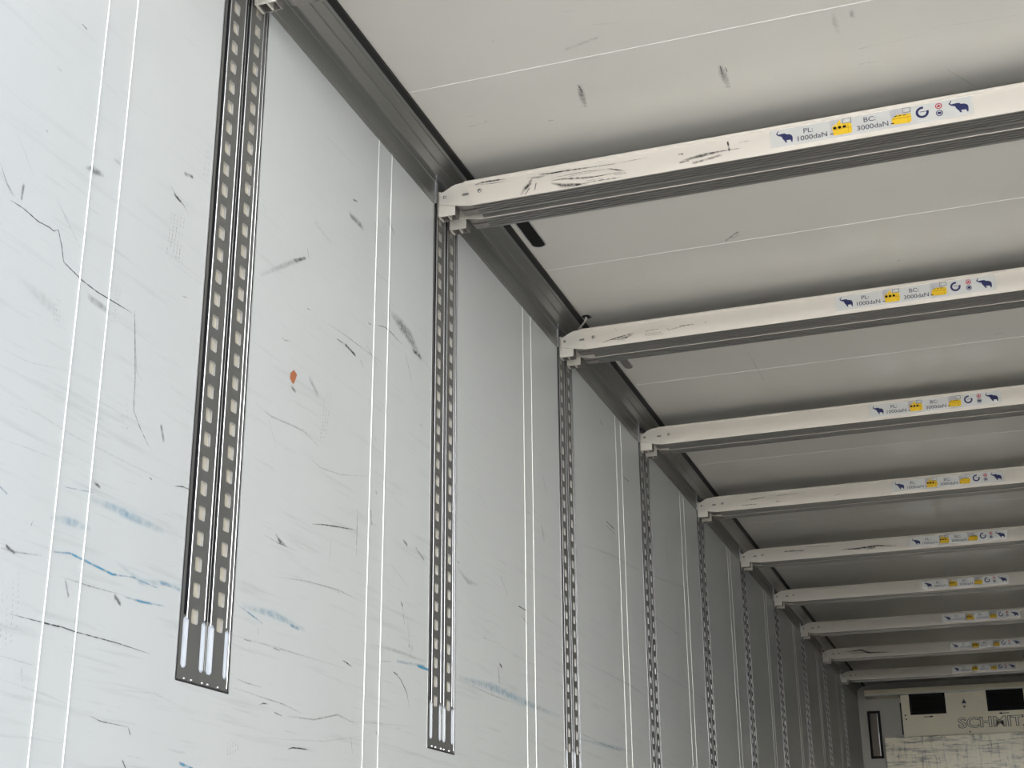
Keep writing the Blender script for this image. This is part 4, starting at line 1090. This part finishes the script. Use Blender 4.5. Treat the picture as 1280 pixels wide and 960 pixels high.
ELE = [(845,128),(838,150),(826,163),(835,177),(865,170),(895,162),(925,158),(940,172),(980,170),(1006,182),(1018,205),(1018,240),(1012,281),(998,280),(990,252),(960,254),(936,258),(944,290),(926,293),(908,262),(888,238),(876,207),(842,200),(817,186),(811,172),(814,160),(826,148),(838,126)]
ELE = [((x - 808) / 212.0, 1 - ((y + 0.183 * (x - 808)) - 130) / 200.0) for x, y in ELE]
def make_sticker(root):
    X0, Z0, SW, SH = 0.990, 0.0150, 0.5325, 0.0550
    st = MB(); st.box((X0, -0.0004, Z0), (X0 + SW, -0.00005, Z0 + SH), 'sticker')
    s = tag(st.build('load_sticker', root), 'white sticker printed with load figures and emblems')
    yf = -0.0007
    def F(u, v, d=0.0): return (X0 + u * SW, yf - d, Z0 + v * SH)
    def rect(mb, u0, v0, u1, v1, key, d=0.0): mb.face([F(u0, v0, d), F(u1, v0, d), F(u1, v1, d), F(u0, v1, d)], key)
    for (u0, u1, v0, v1) in ((0.028, 0.112, 0.14, 0.92), (0.885, 0.978, 0.13, 0.93)):
        mb = MB(); mb.face([F(u0 + a * (u1 - u0), v0 + b * (v1 - v0)) for a, b in ELE], 'navy')
        tag(mb.build('elephant_emblem', s, weld=False, fix=False), 'navy blue elephant silhouette')
    for body, u, v in (('PL:', 0.192, 0.56), ('1000daN', 0.208, 0.17), ('BC:', 0.500, 0.58), ('3000daN', 0.512, 0.17)):
        text_mesh('lettering', body, 0.0205, 'text', lambda a, b, u=u, v=v: (X0 + u * SW + a, yf, Z0 + v * SH + b), parent=s, sx=1.12, extra=0.0002)
    for n_, (u0, u1) in enumerate(((0.302, 0.410), (0.603, 0.702))):
        mb = MB(); du = u1 - u0
        rect(mb, u0, 0.06, u1, 0.97, 'greyp')
        mb.face([F(u0 + .14 * du, .12, .0001), F(u0 + .93 * du, .12, .0001), F(u1, .22, .0001), F(u1, .62, .0001), F(u0 + .78 * du, .80, .0001), F(u0 + .10 * du, .62, .0001)] if n_ == 0 else
                [F(u0 + .05 * du, .16, .0001), F(u0 + .85 * du, .12, .0001), F(u1, .20, .0001), F(u1, .62, .0001), F(u0 + .3 * du, .66, .0001), F(u0 + .05 * du, .48, .0001)], 'yellow')
        if n_ == 0: mb.face([F(u0 + .10 * du, .60, .0001), F(u0 + .5 * du, .70, .0001), F(u0 + .5 * du, .97, .0001), F(u0 + .34 * du, .80, .0001)], 'yellow')
        rect(mb, u0 + .08 * du, .43, u0 + .98 * du, .47, 'ochre', .0002)
        rect(mb, u0 + .82 * du, .14, u0 + .84 * du, .60, 'ochre', .0002)
        rect(mb, u0 - .02 * du, .20, u0 + .14 * du, .25, 'black', .0003)
        rect(mb, u0 + .30 * du, .66, u0 + .32 * du, .97, 'white', .0002)
        for j in range(3):
            cu_, cv = u0 + (.22 + .22 * j) * du, .53 if n_ == 0 else .58
            if n_ == 0: mb.face([F(cu_ + .009 * math.cos(a * .524), cv + .075 * math.sin(a * .524), .0003) for a in range(12)], 'black')
            else: mb.face([F(cu_ - .008, cv - .03, .0003), F(cu_ + .008, cv + .0, .0003), F(cu_ + .012, cv + .05, .0003), F(cu_ - .002, cv + .02, .0003)], 'black')
        rect(mb, u0 + .60 * du, .70, u1, .96, 'black', .0003); rect(mb, u0 + .62 * du, .72, u1 - .02 * du, .94, 'sticker', .0004)
        rect(mb, u0 + .74 * du, .80, u0 + .88 * du, .86, 'greyp', .0005)
        tag(mb.build('crate_picture', s, weld=False, fix=False), 'yellow crate pictogram')
    # open ring
    mb = MB(); cu_, cv = 0.757, 0.56; asp = SH / SW
    N = 28; a0 = math.radians(75); a1 = math.radians(75 + 300)
    for i in range(N):
        t0 = a0 + (a1 - a0) * i / N; t1 = a0 + (a1 - a0) * (i + 1) / N
        R_, r_ = 0.31, 0.19
        g = lambda r, t: F(cu_ + r * asp * math.cos(t), cv + r * math.sin(t))
        mb.face([g(r_, t0), g(R_, t0), g(R_, t1), g(r_, t1)], 'navy')
    rect(mb, cu_ - .010, .58, cu_ + .02, .61, 'navy'); rect(mb, cu_ - .010, .48, cu_ + .015, .505, 'greyp'); rect(mb, cu_ - .03, .12, cu_ + .025, .15, 'greyp')
    tag(mb.build('ring_emblem', s, weld=False, fix=False), 'open dark blue ring')
    def disc(mb, u, v, r, key, d): mb.face([F(u + r * asp * math.cos(i * .3927), v + r * math.sin(i * .3927), d) for i in range(16)], key)
    mb = MB(); disc(mb, .838, .75, .165, 'redp', 0); disc(mb, .838, .75, .12, 'sticker', .0001)
    mb.face([F(.838 - .011, .69, .0002), F(.838 + .011, .69, .0002), F(.838, .86, .0002)], 'redp')
    tag(mb.build('round_badge', s, weld=False, fix=False), 'red ringed round badge')
    mb = MB(); disc(mb, .838, .36, .165, 'navy', 0); disc(mb, .838, .36, .125, 'greyp', .0001); rect(mb, .838 - .009, .30, .838 + .009, .43, 'navy', .0002)
    tag(mb.build('round_badge', s, weld=False, fix=False), 'dark blue round badge')

beam_front = make_beam(True)
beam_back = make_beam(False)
place = ['nearest the viewer, only its hook end showing at the top',
 'with many black scrapes on its face',
 'with one diagonal black smear near its hook',
 'with a clean face, fourth from the nearest',
 'with a few faint grey rubs, fifth from the nearest',
 'with a long brownish smear left of its sticker',
 'with a plain face, seventh from the nearest',
 'with a plain face, eighth from the nearest',
 'with a thin black line near its hook, ninth from nearest',
 'farthest in, right before the cooling unit']
rear = ['nearest the viewer, above the widest rail, mostly out of frame',
 'close behind the white beam with many black scrapes',
 'close behind the white beam with one diagonal smear',
 'close behind the clean white beam, fourth pair from nearest',
 'close behind the faintly rubbed beam, fifth pair from nearest',
 'close behind the beam with the long brownish smear',
 'close behind the plain white beam, seventh pair from nearest',
 'close behind the plain white beam, eighth pair from nearest',
 'close behind the beam with a thin black line',
 'of the farthest pair, right before the cooling unit']
dx_st = [0, 0.0, 0.024, 0.014, 0.0, -0.010, -0.025, 0.030, 0.022, -0.030]
dz_st = [0.0] * 10
for i, y in enumerate(RAILS):
    f = beam_front if i == 0 else copy_tree(beam_front)
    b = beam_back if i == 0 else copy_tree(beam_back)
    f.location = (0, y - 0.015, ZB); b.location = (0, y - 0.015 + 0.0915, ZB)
    tag(f, 'white front load beam ' + place[i], 'load beam', 'pairs of load beams stored under the ceiling', 'thing')
    tag(b, 'ribbed rear load beam ' + rear[i], 'load beam', 'pairs of load beams stored under the ceiling', 'thing')
    for ch in [q for q in bpy.data.objects if q.parent == f and q.name.startswith('load_sticker')]:
        ch.location.x = dx_st[i]
    if i in BEAM_MARKS:
        tmp = body_mesh(BEAM_MARKS[i]).build('beam_body')
        for ch in [q for q in bpy.data.objects if q.parent == f and q.name.startswith('beam_body')]: ch.data = tmp.data
        bpy.data.objects.remove(tmp)

# ================================================================ CEILING SLOTS AND CABLE
def slot(name, cx, cy, w_, L, rot, label, key):
    o = empty(name, (cx, cy, H)); o.rotation_euler.z = rot
    def outline(w2, l2):
        r = w2 * .95; pts = []
        for (sx_, sy_, a0) in ((1, 1, 0), (-1, 1, 90), (-1, -1, 180), (1, -1, 270)):
            for k3 in range(5):
                a = math.radians(a0 + 22.5 * k3)
                pts.append((sx_ * (w2 - r) + r * math.cos(a), sy_ * (l2 - r) + r * math.sin(a)))
        return pts
    a = outline(w_ / 2, L / 2); b = outline(w_ / 2 - .0035, L / 2 - .0035)
    mb = MB(); n = len(a)
    for i in range(n):
        j = (i + 1) % n
        mb.face([(*a[i], -.0003), (*a[j], -.0003), (*a[j], -.0022), (*a[i], -.0022)], 'lip')
        mb.face([(*a[i], -.0022), (*a[j], -.0022), (*b[j], -.0022), (*b[i], -.0022)], 'lip')
        mb.face([(*b[i], -.0022), (*b[j], -.0022), (*b[j], -.0008), (*b[i], -.0008)], 'lip')
    mb.build('rim', o)
    mb = MB(); mb.prism(b, lambda p: (p[0], p[1], -.0004), lambda p: (p[0], p[1], -.0014), key)
    mb.build('cover', o)
    return tag(o, label, 'ceiling slot', 'rounded slots in the ceiling edge')
slot('ceiling_slot', 0.124, 1.690, 0.050, 0.23, 0, 'black rounded slot in the ceiling just behind the beam with black scrapes', 'black')
slot('ceiling_slot', 0.116, 2.905, 0.038, 0.20, 0, 'dark grey rounded slot in the ceiling behind the beam with one diagonal smear', 'hookin')

o = empty('cable_stub', (0.100, 2.425, H))
mb = MB(); mb.cyl((0, 0, 0), (0, 0, -1), 0.016, 0.003, 'seal', 18, 0.013); mb.build('grommet', o)
mb = MB()
pts = [Vector((0, 0, -.002)), Vector((-.003, .004, -.010)), Vector((-.014, .018, -.016)), Vector((-.030, .036, -.020)), Vector((-.044, .052, -.024))]
for i in range(len(pts) - 1):
    d = pts[i + 1] - pts[i]; mb.cyl(pts[i], d, 0.0036, d.length * 1.05, 'cable', 10)
mb.build('cable', o, smooth=True)
mb = MB()
pts = [Vector((0.002, 0, -.002)), Vector((.012, -.006, -.012)), Vector((.026, -.014, -.010))]
for i in range(len(pts) - 1):
    d = pts[i + 1] - pts[i]; mb.cyl(pts[i], d, 0.0016, d.length * 1.05, 'seal', 8)
mb.build('cable_tie', o)
tag(o, 'short pale cable poking out of a black hole at the ceiling edge', 'cable')

# ================================================================ COOLING UNIT AT THE FRONT WALL
def K(x, z, Y):     # proportions of the unit measured on the front wall, brought to its own face
    k3 = (Y + 2.29548) / 14.49548
    return 1.42956 + (x - 1.42956) * k3, 0.5 + (z - 0.5) * k3
YU = 11.93
unit = empty('cooling_unit', (1.23, YU, 2.0))
def L(x, y, z): return (x - 1.23, y - YU, z - 2.0)
def lbox(mb, a, b, key): mb.box(L(*a), L(*b), key)
xa, zt = K(0.400, 2.500, YU); _, zb = K(0.4, 2.10, YU)
xb = W - xa - .0
mb = MB()
vents = []
for (u0, u1) in ((0.492, 0.802), (1.205, 1.517), (1.918, 2.230)):
    x0, z1 = K(u0, 2.483, YU); x1, z0 = K(u1, 2.312, YU)
    if x1 < xb - .02: vents.append((x0, x1, z0, z1))
    else: vents.append((x0, min(x1, xb - .03), z0, z1))
# front plate split round the vents
z0, z1 = vents[0][2], vents[0][3]
yb = YF - 0.002
lbox(mb, (xa, YU, zb - .05), (xb, YU + .004, z0), 'cream'); lbox(mb, (xa, YU, z1), (xb, YU + .004, zt), 'cream')
px = xa
for (x0, x1, _, _) in vents: lbox(mb, (px, YU, z0), (x0, YU + .004, z1), 'cream'); px = x1
lbox(mb, (px, YU, z0), (xb, YU + .004, z1), 'cream')
lbox(mb, (xa, YU + .004, zb - .05), (xa + .004, yb, zt), 'cream'); lbox(mb, (xb - .004, YU + .004, zb - .05), (xb, yb, zt), 'cream')
lbox(mb, (xa, YU + .004, zb - .05), (xb, yb, zb - .046), 'cream')
mb.build('housing', unit)
xf, zf = K(0.06, 2.560, YU - .03); _, zf0 = K(0, 2.505, YU - .03)
mb = MB(); lbox(mb, (xf, YU - .03, zf0), (W - .06, yb, zf), 'cream'); o = mb.build('top_fascia', unit, bevel=.003)
mb = MB(); lbox(mb, (xf, YU - .034, zf0 - .006), (W - .06, YU - .0005, zf0 - .0005), 'white'); mb.build('fascia_edge', unit)
for (x0, x1, a, b) in vents:
    mb = MB(); t = .012
    lbox(mb, (x0 - t, YU - .012, a - t), (x0, YU + .05, b + t), 'black'); lbox(mb, (x1, YU - .012, a - t), (x1 + t, YU + .05, b + t), 'black')
    lbox(mb, (x0, YU - .012, a - t), (x1, YU + .05, a), 'black'); lbox(mb, (x0, YU - .012, b), (x1, YU + .05, b + t), 'black')
    lbox(mb, (x0, YU + .05, a - t), (x1, YU + .055, b + t), 'black')
    v = mb.build('air_vent', unit)
    mb = MB()
    for j in range(3):
        z = a + (b - a) * (j + 1) / 4; lbox(mb, (x0, YU + .008, z - .003), (x1, YU + .014, z + .003), 'ventbar')
    for j in range(5):
        x = x0 + (x1 - x0) * (j + 1) / 6; lbox(mb, (x - .002, YU + .015, a), (x + .002, YU + .020, b), 'ventbar')
    mb.build('vent_bars', v)
# outlined lettering on the housing
xs, zs = K(0.905, 2.158, YU); xe, _ = K(1.690, 2.158, YU)
mb = MB()
for body, ex, key, d in (('SCHMITZ', 0.0045, 'black', .0012), ('SCHMITZ', 0.0002, 'cream2', .0020)):
    text_mesh('t', body, 0.128, key, lambda a, b, d=d: L(xs + 0.004 + a, YU - d, zs + b), align='LEFT', extra=ex, sx=1.27, mb=mb)
tag(mb.build('lettering', unit, weld=False, fix=False), 'outlined capital letters')
for (x0, x1, a, b) in vents:
    for sgn in ((1,) if x0 < .8 else (-1,)):
        xm = (x0 + x1) / 2; z = a - .035
        mb = MB(); lbox(mb, (xm - .045, YU - .0012, z - .003), (xm + .02, YU - .0003, z + .003), 'black')
        e0 = xm + (.045 if sgn > 0 else -.075)
        mb.face([L(e0, YU - .0012, z), L(e0 - sgn * .03, YU - .0012, z + .009), L(e0 - sgn * .03, YU - .0012, z - .009)], 'black')
        tag(mb.build('arrow_mark', unit, weld=False, fix=False), 'black arrow')
xm, zm = K(0.985, 2.385, YU)
mb = MB(); mb.face([L(xm - .022, YU - .001, zm), L(xm + .022, YU - .001, zm), L(xm, YU - .001, zm + .042)], 'text'); mb.cyl(L(xm, YU - .0005, zm - .03), (0, -1, 0), .009, .001, 'text', 14)
tag(mb.build('warning_mark', unit, weld=False, fix=False), 'small black triangle above a dot')
for (u, v) in ((0.43, 2.30), (0.435, 2.262), (1.01, 2.118), (1.5, 2.13)):
    x, z = K(u, v, YU); mb = MB(); mb.cyl(L(x, YU + .0002, z), (0, -1, 0), .007, .004, 'black', 12, .005); mb.build('screw', unit)
mb = MB(); x, _ = K(.400, 0, YU); _, z = K(0, 2.12, YU); _, z2 = K(0, 2.42, YU)
lbox(mb, (x - .014, YU + .0045, z), (x - .0005, YU + .02, z2), 'seal'); mb.build('side_seal', unit)
tag(unit, 'cream cooling unit with black air vents and outlined lettering high on the far end wall', 'cooling unit')

YC = 11.86
xa, zt = K(0.212, 2.098, YC)
mb = MB(); mb.box((xa, YC, 0.012), (W - .15, YF - .225, zt), 'dirty')
o = mb.build('bulkhead_cover', bevel=.006); tag(o, 'scratched cream cover panel under the cooling unit on the end wall', 'cover panel')

x0, z1 = K(0.074, 2.352, YF); x1, z0 = K(0.194, 1.905, YF)
g = empty('wall_grille', ((x0 + x1) / 2, YF, z0))
w2, h2 = (x1 - x0) / 2, z1 - z0
mb = MB(); t = .022
mb.box((-w2, -.03, 0), (-w2 + t, -.0005, h2), 'black'); mb.box((w2 - t, -.03, 0), (w2, -.0005, h2), 'black')
mb.box((-w2 + t, -.03, 0), (w2 - t, -.0005, t), 'black'); mb.box((-w2 + t, -.03, h2 - t), (w2 - t, -.0005, h2), 'black')
mb.build('frame', g)
mb = MB()
nb = 24
for j in range(nb):
    z = t + (h2 - 2 * t) * (j + .5) / nb; mb.box((-w2 + t, -.016, z - .004), (w2 - t, -.010, z + .003), 'grille')
mb.box((-w2 + t, -.008, t), (w2 - t, -.004, h2 - t), 'grille')
mb.box((w2 - t - .008, -.026, t), (w2 - t - .003, -.018, h2 - t), 'lip')
mb.build('louvre', g)
tag(g, 'tall narrow black-framed grille on the end wall left of the cooling unit', 'grille')
